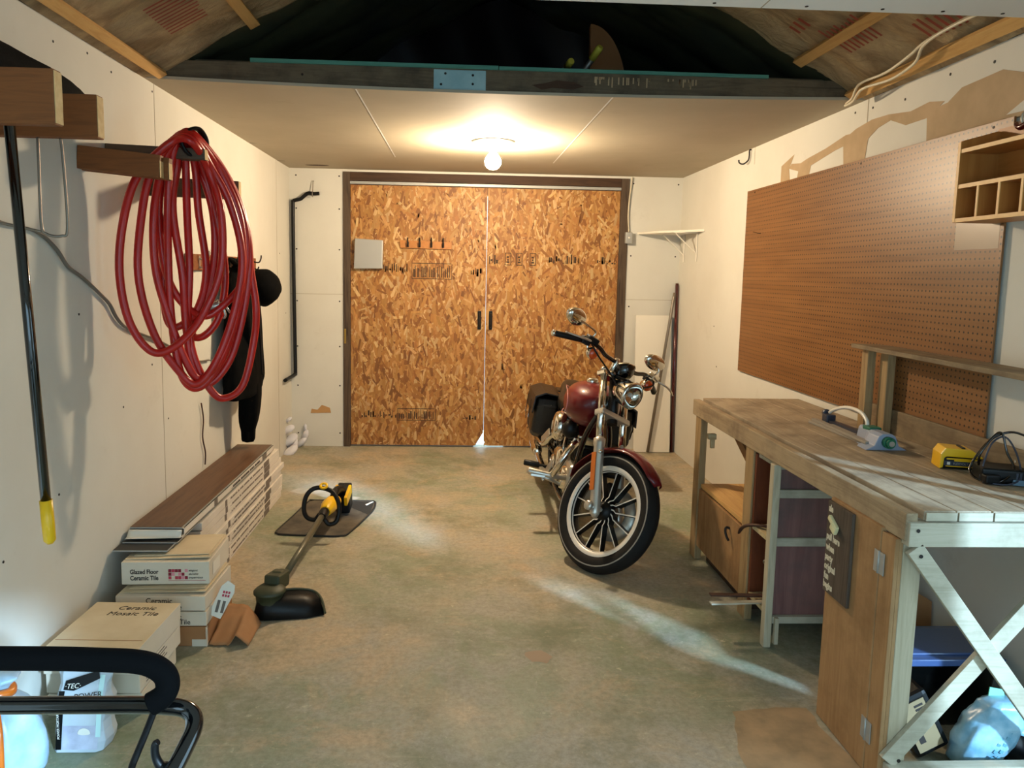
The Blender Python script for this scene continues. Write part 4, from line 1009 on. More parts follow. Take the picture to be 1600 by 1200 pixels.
# ---- string trimmer lying on the floor
t = thing('string_trimmer', 'black and yellow string trimmer lying on the floor, head towards the camera', 'trimmer', (-.8, 3.9, 0))
a, b = V((-.815, 3.40, .115)), V((-.768, 4.22, .165))
k = MB(); k.cyl(a, b, .0165, n=16); k.build('shaft', M['oliveshaft'], t)
k = MB(); k.bar((-.842, 3.30, .135), (-.818, 3.415, .122), .075, .075); k.bar((-.832, 3.345, .15), (-.815, 3.44, .125), .05, .05); k.build('neck', M['olive'], t, bevel=.012, seg=3)
k = MB(); k.lathe([(0, .135), (.045, .133), (.064, .120), (.072, .112), (.072, .103), (.064, .10), (.060, .06), (.066, .03), (.07, .012), (.06, .003), (0, .002)], (-.845, 3.285, 0), n=28); k.build('motor_head', M['olive'], t)
k = MB(); k.lathe([(0, .05), (.06, .05), (.063, .02), (.05, .002), (0, .002)], (-.845, 3.285, 0), n=24); k.build('spool', M['black'], t)
k = MB()
GB = [(-.905, 3.215, .004), (-.85, 3.205, .004), (-.77, 3.212, .004), (-.67, 3.228, .004), (-.595, 3.262, .004)]
GM = [(-.89, 3.24, .070), (-.845, 3.232, .078), (-.775, 3.245, .074), (-.69, 3.285, .066), (-.625, 3.325, .050)]
GT = [(-.87, 3.27, .100), (-.845, 3.28, .102), (-.79, 3.31, .098), (-.73, 3.345, .088), (-.665, 3.375, .064)]
k.add([V(p) for r_ in (GB, GM, GT) for p in r_], [(i * 5 + j, i * 5 + j + 1, (i + 1) * 5 + j + 1, (i + 1) * 5 + j) for i in range(2) for j in range(4)], True)
k.build('guard', M['black'], t, solid=.005)
k = MB(); k.tube([V(p) + V((0, 0, .004)) for p in GT[1:]] + [V(GM[4]) + V((.006, 0, .002)), V(GB[4]) + V((.004, 0, .008))], .006, 8); k.build('guard_rim', M['olive'], t)
R0 = V((-.785, 4.20, .165))
k = MB(); k.tube([R0 + V(p) for p in ((-.0, 0, .0), (-.03, -.005, -.03), (-.075, 0, -.02), (-.098, .02, .02), (-.092, .05, .085), (-.06, .07, .125), (-.01, .075, .135), (.06, .06, .115), (.10, .03, .06), (.105, .01, .0), (.09, -.005, -.045), (.05, -.01, -.055), (.02, -.005, -.02))], .0135, 12, closed=True, res=6); k.build('loop_handle', M['black'], t)
k = MB(); k.tube([b + V((0, -.06, -.005)), b, b + V((.004, .06, .002))], [.022, .03, .026], 14); k.build('collar', M['black'], t)
k = MB(); k.tube([(-.765, 4.24, .165), (-.758, 4.32, .172), (-.750, 4.42, .165), (-.745, 4.50, .15)], [.03, .046, .046, .035], 18); k.build('motor_body', M['yellow'], t)
k = MB(); k.tube([(-.748, 4.40, .20), (-.742, 4.50, .215), (-.735, 4.60, .19), (-.728, 4.68, .14)], [.02, .024, .026, .03], 14); k.build('rear_grip', M['black'], t)
k = MB(); k.box((-.725, 4.70, .108), (.09, .13, .16), (.15, 0, 0)); k.build('battery', M['black'], t, bevel=.012)
k = MB(); k.box((-.688, 4.62, .15), (.02, .16, .06), (.25, 0, -.05)); k.box((-.77, 4.62, .15), (.02, .16, .06), (.25, 0, -.05)); k.build('side_panel', M['yellow'], t, bevel=.006)
k = MB(); k.lathe([(.016, -.004), (.026, 0), (.026, .006), (.012, .008), (.012, 0)], R0 + V((.01, .062, .148)), (0, -.5, .85), n=20); k.build('badge', M['yellow'], t)
k = MB(); k.ell((-.762, 4.285, .175), (.013, .012, .013)); k.build('screw_boss', M['satin'], t)
# ================================================================== RIGHT SIDE
# ---- workbench
BX0, BX1, BZ = 1.33, 1.940, .895
t = thing('workbench', 'long weathered wooden workbench along the right wall with an X braced end', 'workbench', (1.64, 3.07, 0))
bench = t
edges = [1.384, 1.484, 1.593, 1.708, 1.823, 1.938]
random.seed(6)
for i in range(5):
    k = MB(); k.lim(edges[i] + .0015, edges[i + 1] - .0015, 2.068 + random.uniform(-.006, .004), 4.075, BZ - .03, BZ)
    k.build('top_board', M['benchtop'], t, bevel=.003)
    k = MB(); k.lim(edges[i] + .003, edges[i + 1] - .003, 2.060, 2.0635, BZ - .028, BZ - .003); k.build('board_end', M['paleX'], t)
k = MB(); k.lim(BX0, BX0 + .036, 2.066, 4.075, .803, .888); k.build('front_rail', M['benchY'], t, bevel=.004)
k = MB(); k.lim(BX0 + .005, BX1, 2.052, 2.090, .790, .863); k.build('end_rail', M['paleX'], t, bevel=.003)
k = MB(); k.lim(BX0 + .036, BX1, 4.03, 4.068, .79, .863); k.build('end_rail', M['benchX'], t, bevel=.003)
k = MB(); k.lim(BX1 - .035, BX1, 2.09, 4.03, .79, .863); k.build('back_rail', M['benchY'], t, bevel=.003)
def leg(x0, x1, y0, y1, z1=.803, mt_='benchZ', z0=.001):
    k = MB(); k.lim(x0, x1, y0, y1, z0, z1); return k.build('leg', M[mt_], t, bevel=.004)
leg(1.337, 1.375, 3.945, 4.035); leg(1.337, 1.372, 3.215, 3.305); leg(1.320, 1.352, 2.955, 2.995, .80, 'paleZ')
leg(1.345, 1.405, 2.092, 2.135, .80, 'paleZ'); leg(1.90, 1.94, 2.095, 2.18, .79); leg(1.90, 1.94, 3.94, 4.03, .79); leg(1.905, 1.94, 3.0, 3.08, .79)
k = MB(); k.lim(1.333, 1.3445, 2.092, 2.158, .001, .80); k.build('corner_strip', M['doorwood'], t, bevel=.002)
k = MB(); k.bar((1.352, 2.074, .785), (1.925, 2.074, .03), .030, .05, (0, -1, 0)); 
def xb(p0, p1, y, mt_):
    d = (V(p1) - V(p0)).normalized(); n_ = V((-d.z, 0, d.x))
    k = MB(); w_ = .026
    k.prism([(0, 0)], (0, 0, 0), (1, 0, 0), (0, 0, 1), .01) if False else None
    a, b = V(p0), V(p1)
    vs = []
    for yy in (y, y + .018):
        for q, sg in ((a, -1), (b, -1), (b, 1), (a, 1)):
            vs.append(V((q.x + n_.x * sg * w_, yy, q.z + n_.z * sg * w_)))
    k.add(vs, [(0, 1, 2, 3), (7, 6, 5, 4), (0, 4, 5, 1), (1, 5, 6, 2), (2, 6, 7, 3), (3, 7, 4, 0)])
    return k.build('cross_brace', M[mt_], t, bevel=.002)
xb((1.357, 0, .785), (1.905, 0, .085), 2.052, 'paleX')
xb((1.340, 0, .095), (1.915, 0, .80), 2.072, 'paleX')
k = MB(); k.lim(1.335, BX1, 2.052, 2.090, .012, .088); k.build('bottom_rail', M['paleX'], t, bevel=.003)
k = MB(); k.lim(1.924, 1.940, 2.07, 3.37, BZ, 1.004); k.build('backsplash', M['riserwood'], t, bevel=.003)
k = MB(); k.bar((1.52, 4.0, .78), (1.52, 3.34, .455), .05, .022, (1, 0, 0)); k.build('diagonal_brace', M['doorwood'], t)
dots(t, [(x, 2.0515, z) for x, z in ((1.36, .84), (1.375, .762), (1.36, .115), (1.355, .045), (1.90, .05))], (0, -1, 0), .006)
# cabinet door with hinges on the front of the near bay
k = MB(); k.lim(1.318, 1.336, 2.165, 2.478, .003, .812); dr = k.build('cabinet_door', M['doorwood'], t, bevel=.004)
for z in (.70, .145):
    k = MB(); k.lim(1.3155, 1.3185, 2.137, 2.166, z - .035, z + .035); k.lim(1.3155, 1.318, 2.168, 2.19, z - .035, z + .035); k.cyl((1.316, 2.1655, z - .036), (1.316, 2.1655, z + .036), .004, n=10); k.build('hinge', M['lightgrey'], dr)
k = MB(); k.lim(1.32, 1.333, 2.092, 2.163, .003, .80); k.build('hinge_stile', M['doorwood'], t, bevel=.002)
# opener sign hanging on the door
t = thing('bottle_opener_sign', 'dark wooden hand lettered sign with bottle opener hung on the cabinet door', 'sign', (1.312, 2.39, .48))
k = MB(); k.prism([(-2.472, .49), (-2.325, .475), (-2.302, .800), (-2.468, .805)], (1.3165, 0, 0), (0, -1, 0), (0, 0, 1), .0005)
k = MB(); k.lim(1.3055, 1.317, 2.312, 2.472, .478, .803); k.build('board', M['signwood'], t, bevel=.002)
for i, (s_, y_) in enumerate((('ale', 2.462), ('pull here', 2.466), ('when', 2.464), ('party', 2.468), ('original', 2.468), ('fun', 2.466), ('begins', 2.468))):
    lettering('lettering', s_, .034, V((1.3048, y_, .768 - (0, .10, .138, .174, .208, .242, .274)[i])), (0, -1, 0), (0, 0, 1), M['chalk'], t, offset=.0012, xs=.72)
k = MB(); k.box((1.298, 2.415, .738), (.013, .062, .018), (.5, 0, 0)); k.box((1.294, 2.402, .722), (.014, .036, .024), (.5, 0, 0)); k.build('bottle_opener', M['cream'], t, bevel=.004)
# ---- low cabinet at the far end under the bench
t = thing('low_cabinet', 'low tan cupboard under the far end of the workbench', 'cabinet', (1.62, 3.62, 0))
k = MB(); k.lim(1.352, 1.90, 3.31, 3.94, .415, .437); k.build('top', M['pine'], t, bevel=.002)
k = MB(); k.lim(1.36, 1.895, 3.915, 3.937, .08, .415); k.lim(1.36, 1.895, 3.315, 3.337, .08, .415); k.build('side', M['benchX'], t)
k = MB(); k.lim(1.36, 1.895, 3.34, 3.91, .09, .11); k.build('bottom', M['benchX'], t)
k = MB(); k.lim(1.40, 1.89, 3.32, 3.93, .001, .08); k.build('plinth', M['darkwood'], t)
k = MB(); k.lim(1.342, 1.358, 3.312, 3.938, .085, .408); dr = k.build('door', M['doorwood'], t, bevel=.003)
k = MB(); k.tube([(1.342, 3.46, .35), (1.325, 3.46, .355), (1.318, 3.455, .34), (1.322, 3.445, .315), (1.327, 3.43, .30)], .006, 8); k.build('hook_handle', M['iron'], dr)
# ---- drawer chest in the middle
t = thing('drawer_chest', 'reddish plywood chest with two drawer runners under the workbench', 'chest', (1.64, 3.09, .12))
k = MB(); k.lim(1.354, 1.90, 2.985, 3.003, .135, .79); k.build('side_panel', M['purpleply'], t)
k = MB(); k.lim(1.345, 1.90, 3.193, 3.211, .10, .79); k.build('side_panel', M['mosswood'], t)
for z in (.672, .462):
    k = MB(); k.lim(1.354, 1.88, 2.970, 2.985, z - .018, z + .018); k.build('runner', M['paleX'], t, bevel=.002)
k = MB(); k.lim(1.356, 1.90, 2.962, 2.985, .105, .135); k.build('bottom_rail', M['paleX'], t, bevel=.002)
k = MB(); k.lim(1.362, 1.378, 2.945, 2.962, .02, .135); k.build('foot_strip', M['paleZ'], t)
for z in (.445, .125):
    k = MB(); k.lim(1.342, 1.88, 3.003, 3.193, z, z + .02); k.build('shelf', M['benchX'], t)
k = MB(); k.lim(1.88, 1.90, 3.003, 3.193, .10, .79); k.build('back', M['mosswood'], t)
k = MB(); k.lim(1.354, 1.90, 2.978, 3.20, .775, .79); k.build('top_rail', M['paleX'], t)
t = thing('can', 'dark red can standing inside the open bay beside the chest', 'can', (1.45, 3.10, .146))
k = MB(); k.lathe([(0, 0), (.07, 0), (.07, .18), (.066, .185), (0, .185)], (1.45, 3.10, .146), n=28); k.build('body', M['darkred'], t)
k = MB(); k.tube([(1.38, 3.10, .30), (1.36, 3.09, .335), (1.42, 3.06, .35)], .003, 6); k.build('wire_handle', M['chrome'], t)
for i, (y, z, lab) in enumerate(((3.07, .1465, 'paint stirring stick poking out of the bottom shelf, the nearer one'), (3.12, .1535, 'paint stirring stick poking out of the bottom shelf, the farther one'))):
    k = MB(); k.box((1.30 + .02 * i, y, z + .005 + .002 * i), (.36, .028, .007), (0, 0, .05 - .1 * i)); k.build('stirring_stick', M['rust'] if i else M['paleX'], label=lab, cat='stick', group='paint stirring sticks', bevel=.001)
k = MB(); k.tube([(1.47, 3.12, .474), (1.40, 3.12, .476), (1.365, 3.13, .478), (1.335, 3.16, .472), (1.318, 3.20, .455), (1.312, 3.24, .428), (1.310, 3.265, .395)], [.010, .010, .012, .014, .016, .014, .006], 10, flat=.5); k.build('bent_tool', M['rust'], label='bent rusty iron tool lying on the middle shelf of the chest', cat='tool')
# a small clamp on the far leg
k = MB(); k.box((1.395, 3.93, .705), (.045, .028, .03)); k.box((1.40, 3.93, .67), (.022, .022, .06)); k.build('clip', M['benchX'], label='small pale clip on the far front leg of the bench', cat='clip', bevel=.003)

# ---- riser shelf standing on the bench
t = thing('riser_shelf', 'grey wooden riser shelf standing on the back of the workbench', 'shelf', (1.88, 2.6, BZ))
k = MB(); k.prism([(1.79, 2.0), (1.940, 2.0), (1.940, 3.26), (1.925, 3.295), (1.815, 3.335)], (0, 0, 1.262), (1, 0, 0), (0, 1, 0), .019); k.build('shelf_board', M['riserwood'], t, bevel=.002)
k = MB(); k.lim(1.842, 1.880, 3.235, 3.285, BZ, 1.262); k.build('upright', M['benchZ'], t, bevel=.003)
k = MB(); k.lim(1.885, 1.922, 3.15, 3.21, BZ, 1.262); k.build('upright', M['benchZ'], t, bevel=.003)
k = MB(); k.lim(1.84, 1.88, 2.02, 2.06, BZ, 1.262); k.build('upright', M['benchZ'], t, bevel=.003)

# ---- pegboard, cubby rack, hooks on the right wall
t = MB(); t.lim(XR - .017, XR - .009, 2.60, 5.03, .935, 2.155)
pb = t.build('pegboard', M['peg'], label='large brown perforated hardboard panel on the right wall', cat='pegboard', bevel=.001)
k = MB(); k.lim(XR - .0175, XR - .017, 2.62, 2.86, 1.695, 1.80); k.build('tape_mark', plain('old clear tape', '#a08d78', .3), pb)
for z in (.955, 2.135):
    k = MB(); k.lim(XR - .009, XR - .0035, 2.62, 5.0, z - .015, z + .015); k.build('batten', M['pine'], pb)
for y in (2.70, 3.6, 4.9):
    k = MB(); k.cyl((XR - .019, y, 2.135), (XR - .001, y, 2.135), .005, n=10); k.build('screw', M['iron'], pb)
t = thing('wall_rack', 'honey coloured wooden cubby rack fixed over the near end of the pegboard', 'rack', (1.87, 2.4, 1.79))
cx0, cx1, cy0, cy1 = 1.79, 1.9405, 1.86, 2.66
k = MB(); k.prism([(cx0, 1.785), (cx1, 1.785), (cx1, 2.11), (cx1 - .02, 2.11), (cx0 + .01, 2.075), (cx0, 2.07)], (0, cy1, 0), (1, 0, 0), (0, 0, 1), .014); k.build('side', M['oakz'], t)
k = MB(); k.prism([(cx0, 1.785), (cx1, 1.785), (cx1, 2.11), (cx1 - .02, 2.11), (cx0 + .01, 2.075), (cx0, 2.07)], (0, cy0 + .014, 0), (1, 0, 0), (0, 0, 1), .014); k.build('side', M['oakz'], t)
k = MB(); k.lim(cx1 - .008, cx1, cy0, cy1, 1.785, 2.12); k.build('back', M['oak'], t)
for z in (2.030, 1.905):
    k = MB(); k.lim(cx0 + .004, cx1 - .008, cy0 + .014, cy1 - .014, z, z + .014); k.build('shelf', M['oak'], t)
    k = MB(); k.lim(cx0 + .001, cx0 + .004, cy0 + .014, cy1 - .014, z, z + .014); k.build('shelf_edge', M['oakedge'], t)
k = MB(); k.lim(cx0 + .004, cx1 - .008, cy0, cy1, 1.785, 1.797); k.build('bottom', M['oak'], t)
k = MB(); k.lim(cx0 + .0005, cx0 + .003, cy1 - .0005, cy1 + .0005, 1.787, 2.068); k.lim(cx0 - .0015, cx0, cy1 - .014, cy1, 1.787, 2.068); k.lim(cx0 + .0, cx0 + .004, cy0, cy1 - .014, 1.785, 1.799); k.build('front_edge', M['oakedge'], t)
for i in range(7):
    y = cy1 - .115 - i * .103
    k = MB(); k.lim(cx0 + .006, cx1 - .008, y - .005, y + .005, 1.797, 1.905); k.build('divider', M['oakz'], t)
    k = MB(); k.lim(cx0 + .003, cx0 + .006, y - .005, y + .005, 1.797, 1.905); k.build('divider_edge', M['oakedge'], t)
t = thing('bungee_hook', 'steel hook with dark red bungee end hanging at the top of the pegboard', 'hook', (1.93, 2.52, 2.10))
k = MB(); k.tube([(XR - .017, 2.535, 2.15), (1.925, 2.535, 2.152), (1.92, 2.535, 2.13), (1.925, 2.532, 2.112)], .004, 8); k.build('hook', M['satin'], t)
k = MB(); k.tube([(1.925, 2.56, 2.118), (1.92, 2.535, 2.105), (1.922, 2.50, 2.112), (1.925, 2.47, 2.10), (1.93, 2.44, 2.112)], .012, 10); k.build('cord', M['darkred'], t)
k = MB(); k.tube([(XR, 5.05, 2.435), (XR - .012, 5.05, 2.43), (XR - .012, 5.05, 2.395), (XR - .015, 5.06, 2.365), (XR - .035, 5.09, 2.345), (XR - .055, 5.11, 2.355), (XR - .058, 5.115, 2.375)], .005, 8); k.build('wall_hook', M['iron'], label='rusty screw hook under the ceiling on the right wall', cat='hook')
# corner shelf
t = thing('corner_shelf', 'small white shelf on two metal brackets in the back right corner', 'shelf', (1.8, 6.3, 1.85))
k = MB(); k.prism([(1.565, 6.56), (1.68, 6.28), (XR - .003, 5.93), (XR - .003, 6.575), (1.9, 6.578)], (0, 0, 1.938), (1, 0, 0), (0, 1, 0), .018); k.build('shelf_board', M['whiteboard'], t, bevel=.002)
for y in (6.45, 6.10):
    k = MB(); k.bar((1.953, y, 1.70), (1.953, y, 1.937), .022, .006, (1, 0, 0)); k.bar((1.76, y, 1.934), (1.955, y, 1.934), .022, .006); k.bar((1.77, y, 1.931), (1.953, y, 1.76), .014, .006, (0, 0, 1)); k.build('bracket', M['whitemetal'], t)
# leaning board and rods in the back right corner
k = MB(); k.bar((1.742, 6.44, .006), (1.742, 6.560, 1.225), .325, .016, (0, -1, .1)); k.build('white_panel', M['whiteboard'], label='narrow white board leaning on the back wall in the right corner', cat='board', bevel=.001)
k = MB(); k.tube([(1.698, 6.40, .015), (1.905, 6.52, 1.39), (1.912, 6.525, 1.43)], [.013, .013, .011], 14, curve=False); k.build('steel_rod', M['wire'], label='thin grey steel rod leaning across the white board', cat='rod')
t = thing('pole', 'dark red upright pole standing in the back right corner', 'pole', (1.928, 6.52, 0))
k = MB(); k.cyl((1.935, 6.47, .001), (1.938, 6.55, 1.50), .016, n=16); k.build('shaft', M['darkred'], t)
k = MB(); k.cyl((1.938, 6.55, 1.50), (1.938, 6.551, 1.515), .013, n=14); k.build('tip', M['rust'], t)

# switch box and cord by the door
t = thing('switch_box', 'grey electrical switch box on the right door jamb with a white cord', 'switch', (1.484, YB - .05, 1.87))
k = MB(); k.lim(1.455, 1.515, YB - .06, YB - .012, 1.855, 1.955); k.build('box', M['lightgrey'], t, bevel=.006)
k = MB(); k.lathe([(0, .003), (.008, .002), (.009, 0)], (1.485, YB - .061, 1.905), (0, -1, 0), n=14); k.build('switch', M['whitemetal'], t)
k = MB(); k.tube([(1.49, YB - .02, 1.955), (1.478, YB - .022, 2.1), (1.483, YB - .022, 2.25), (1.495, YB - .022, 2.36), (1.50, YB - .022, 2.43)], .006, 8); k.build('cord', M['whitecable'], t)
# things on the door
t = thing('metal_box', 'square grey metal box fixed to the left door leaf', 'box', (-.795, YB - .03, 1.585))
k = MB(); k.prism([(-.921, 1.588), (-.672, 1.592), (-.668, 1.84), (-.912, 1.85)], (0, YB + .01, 0), (1, 0, 0), (0, 0, 1), .05); k.build('box', M['lightgrey'], t, bevel=.008)
t = thing('hook_rail', 'wooden rail with four black coat hooks on the left door leaf', 'coat rack', (-.3, YB - .01, 1.77))
k = MB(); k.prism([(-.525, 1.778), (-.072, 1.772), (-.072, 1.835), (-.525, 1.845)], (0, YB + .01, 0), (1, 0, 0), (0, 0, 1), .016); k.build('rail', M['oak'], t, bevel=.002)
for i in range(4):
    x = -.455 + i * .103; y = YB - .006
    k = MB(); k.lim(x - .009, x + .009, y - .004, y, 1.785, 1.83); k.tube([(x, y, 1.80), (x, y - .03, 1.795), (x, y - .04, 1.815), (x, y - .042, 1.835)], .006, 8); k.tube([(x, y, 1.825), (x, y - .02, 1.845), (x, y - .026, 1.868)], .006, 8); k.build('hook', M['iron'], t)

# ---- things on the bench
t = thing('sprinkler', 'grey oscillating lawn sprinkler with white curved spray tube on the bench', 'sprinkler', (1.72, 3.1, BZ))
T = Matrix.Translation(V((1.725, 3.08, BZ + .001))) @ Matrix.Rotation(math.radians(-2), 4, 'Z')
k = MB(T); k.prism([(-.075, .30), (-.045, -.22), (-.035, -.225), (.045, -.225), (.055, -.22), (.045, .30), (.03, .32), (-.06, .32)], (0, 0, .0), (1, 0, 0), (0, 1, 0), .012); k.build('sled_base', M['sprgrey'], t, bevel=.003)
k = MB(T); k.lim(-.05, .02, -.04, .18, .012, .02); k.lim(-.06, -.035, -.2, .3, .012, .024); k.build('runner', M['sprgrey'], t, bevel=.002)
k = MB(T)
k.loft([[V((x * s_, y, z)) for x, z in ((-.085, .0), (-.05, .018), (-.034, .056), (-.018, .066), (.018, .066), (.034, .056), (.05, .018), (.085, .0))] for y, s_ in ((-.25, 1), (-.17, .95), (-.14, .7), (-.05, .45))], smooth=False)
k.build('motor_housing', M['sprblue'], t, bevel=.004)
k = MB(T); k.cyl((0, -.275, .034), (0, -.24, .034), .023, n=20); k.tube([(0, -.275, .034), (0, -.285, .034)], [.02, .017], 18, curve=False); k.build('hose_connector', M['green'], t)
k = MB(T); k.cyl((0, -.288, .034), (0, -.284, .034), .011, n=14); k.build('connector_hole', M['lightgrey'], t)
k = MB(T); k.lim(-.02, .03, -.15, -.09, .055, .072); k.build('dial', M['green'], t, bevel=.004)
k = MB(T); k.tube([(.0, -.09, .06), (.005, -.075, .085), (.01, -.02, .108), (.012, .06, .113), (.01, .14, .104), (.005, .22, .078), (.0, .25, .06)], .008, 10); k.build('spray_tube', M['whitemetal'], t)
k = MB(T); k.lim(-.022, .022, .23, .28, .012, .052); k.cyl((0, .275, .052), (0, .295, .052), .018, n=16); k.build('pivot_post', M['bluegrey'], t, bevel=.006)
k = MB(T); k.bar((.0, .22, .02), (.0, -.08, .03), .03, .014); k.build('spine', M['bluegrey'], t)

t = thing('battery_pack', 'yellow and black power tool battery pack lying on the bench', 'battery', (1.83, 2.57, BZ))
T = Matrix.Translation(V((1.832, 2.575, BZ + .001))) @ Matrix.Rotation(math.radians(-15), 4, 'Z')
k = MB(T); k.box((0, .0, .024), (.135, .075, .046)); k.build('case', M['black'], t, bevel=.012, seg=3)
k = MB(T); k.prism([(-.072, .0), (-.07, .055), (-.055, .078), (.03, .074), (.066, .05), (.068, .044), (-.05, .046), (-.058, .04), (-.06, .005)], (0, .046, 0), (1, 0, 0), (0, 0, 1), .085); k.build('yellow_shell', M['yellow'], t, bevel=.006)
k = MB(T); k.lim(-.05, .055, -.0392, -.037, .036, .041); k.lim(-.025, .045, -.0392, -.037, .030, .038); k.lim(-.052, .045, -.0392, -.037, .010, .013); k.build('yellow_stripe', M['yellow'], t)
k = MB(T); k.lim(-.058, .058, -.0386, -.036, .014, .03); k.build('label_band', M['bluegrey'], t)
lettering('print', 'FLEXVOLT', .011, T @ V((-.028, -.0392, .018)), ux(T), (0, 0, 1), M['lightgrey'], t, xs=.95)
k = MB(T); k.lim(-.048, -.038, -.0394, -.038, .017, .027); k.build('white_icon', M['paper'], t)
k = MB(T); k.lim(.0, .012, -.03, .03, .074, .080); k.build('latch', M['black'], t, bevel=.003)
t = thing('battery_charger', 'black battery charger with looped cords at the near end of the bench', 'charger', (1.86, 2.4, BZ))
T = Matrix.Translation(V((1.885, 2.375, BZ + .001))) @ Matrix.Rotation(math.radians(-20), 4, 'Z')
k = MB(T); k.box((-.02, .02, .026), (.16, .11, .05)); k.build('body', M['black'], t, bevel=.01, seg=3)
k = MB(T)
for i in range(7): k.lim(.0 + i * .011, .006 + i * .011, -.037, -.0355, .012, .042)
k.build('vent', M['bluegrey'], t)
k = MB(T); k.lim(-.01, .07, -.045, -.036, .002, .02); k.build('heat_sink', plain('blue grey metal', '#6d8aa0', .35, .6), t)
k = MB(T); k.tube([(-.09, .03, .03), (-.10, .0, .09), (-.055, .02, .155), (-.03, .03, .16), (-.015, .02, .10), (.0, -.01, .05), (-.05, -.05, .012), (-.11, -.03, .01), (-.12, .02, .04), (-.06, .05, .13), (.0, .05, .165), (.06, .05, .15), (.12, .04, .13), (.15, .03, .08), (.10, .0, .06), (.05, -.02, .07)], .0042, 8); k.build('cord', M['blackgloss'], t)
k = MB(T); k.tube([(-.10, -.02, .012), (-.085, .0, .07), (-.06, .02, .13), (-.02, .03, .15), (.01, .01, .1), (.015, -.03, .03), (-.03, -.06, .006), (-.10, -.05, .006)], .0032, 8); k.build('cord', M['bluegrey'], t)
k = MB(T); k.box((-.075, -.045, .018), (.05, .03, .03), (0, 0, .3)); k.build('plug', M['black'], t, bevel=.006)
k = MB(T); k.prism([(.02, .0), (.06, .01), (.055, .04), (.03, .045)], (0, .05, .06), (1, 0, 0), (0, .6, 1), .002); k.build('paper_tag', M['paper'], t)

# ---- things under the bench
t = thing('storage_tote', 'black glossy storage tote under the near end of the bench', 'tote', (1.71, 2.46, 0))
k = MB(); k.loft([[V((x, y, z)) for x, y in ((1.58 + i_, 2.37 + i_), (1.91 - i_, 2.37 + i_), (1.91 - i_, 2.60 - i_), (1.58 + i_, 2.60 - i_))] for z, i_ in ((.001, .03), (.23, .005), (.245, .0))], smooth=False); k.build('bin', M['blackgloss'], t, bevel=.008)
k = MB(); k.lim(1.57, 1.92, 2.36, 2.61, .245, .270); k.lim(1.60, 1.89, 2.39, 2.58, .270, .278); k.build('lid', plain('glossy lid with painted sky reflection', '#465a86', .2, coat=.5, bump=.5, bscale=11), t, bevel=.008)  # sky reflection on a black lid, put into its colour as blue
k = MB(); k.grid(lambda u, v: V((1.75 + .25 * u - .05, 2.80 + .02 * v, .02 + .4 * v - .15 * u * v)), 4, 4, False); k.build('cardboard_sheet', M['card'], label='brown cardboard sheet standing behind the black tote under the bench', cat='cardboard', solid=.006)
t = thing('tool_case', 'black case with a brown label standing under the bench end', 'case', (1.56, 2.2, 0))
T = Matrix.Translation(V((1.535, 2.26, .001))) @ Matrix.Rotation(math.radians(-28), 4, 'Y')
k = MB(Matrix.Translation(V((0, 0, .06))) @ T); k.box((.03, 0, .06), (.12, .10, .22)); k.build('case', M['black'], t, bevel=.015)
k = MB(Matrix.Translation(V((0, 0, .06))) @ T); k.lim(-.015, .07, -.0525, -.0505, -.03, .15); k.build('label', plain('kraft label', '#8f7a58', .7), t)
k = MB(Matrix.Translation(V((0, 0, .06))) @ T)
for i in range(4): k.lim(.03, .06, -.0532, -.0526, .085 + i * .014, .093 + i * .014)
k.lim(.0, .02, -.0532, -.0526, .0, .05); k.build('label_print', M['ink'], t)
t = thing('blue_bag', 'pale blue crumpled plastic wrapped bag behind the cross braces of the bench', 'bag', (1.74, 2.2, 0))
k = MB(); rg = []
prof_ = ((0, .062, -.03), (.1, .076, -.033), (.25, .074, -.028), (.42, .08, -.012), (.55, .076, .0), (.7, .08, .018), (.85, .062, .034), (.94, .056, .04), (1, .035, .045))
for i in range(33):
    v = i / 32; n0 = max(q for q in range(9) if prof_[q][0] <= v + 1e-6); n1 = min(n0 + 1, 8)
    f_ = 0 if n0 == n1 else (v - prof_[n0][0]) / (prof_[n1][0] - prof_[n0][0])
    r = prof_[n0][1] * (1 - f_) + prof_[n1][1] * f_; dx = prof_[n0][2] * (1 - f_) + prof_[n1][2] * f_
    ring = []
    for j in range(40):
        a = 2 * PI * j / 40; c_, s_ = math.cos(a), math.sin(a)
        cr = abs(mnoise.noise(V((c_ * 1.6 + 4, s_ * 1.6, v * 2.6)))); q = 1 + .26 * cr + .05 * mnoise.noise(V((c_ * 5, s_ * 5, v * 9)))
        ring.append(V((1.735 + dx + r * q * math.copysign(abs(c_) ** .6, c_), 2.185 + r * .68 * q * math.copysign(abs(s_) ** .6, s_), .001 + v * .232)))
    rg.append(ring)
k.loft(rg); k.build('wrap', M['bluebag'], t)
k = MB(); k.grid(lambda u, v: V((1.79 + .13 * u, 2.17 - .02 * math.sin(u * 3) + .03 * v, .13 + .06 * v * (1 - u) - .02 * u)), 6, 4); k.build('loose_end', M['bluebag'], t, solid=.002)
k = MB(); k.prism([(1.735, .20), (1.80, .205), (1.795, .25), (1.75, .258)], (0, 2.16, 0), (1, 0, 0), (0, .2, 1), .004); k.build('green_label', M['greenlabel'], t)
k = MB(); random.seed(1)
for i in range(6):
    for j in range(2): k.box((1.70 + i * .011 + j * .02, 2.118 + .003 * i, .05 + i * .02), (.012, .002, .010), (0, .5, 0))
k.build('faded_print', plain('teal print', '#5d93a8', .5), t)
t = thing('black_bag', 'black plastic bag slumped under the bench beside the pale blue bag', 'bag', (1.87, 2.2, 0))
k = MB(); rg = []
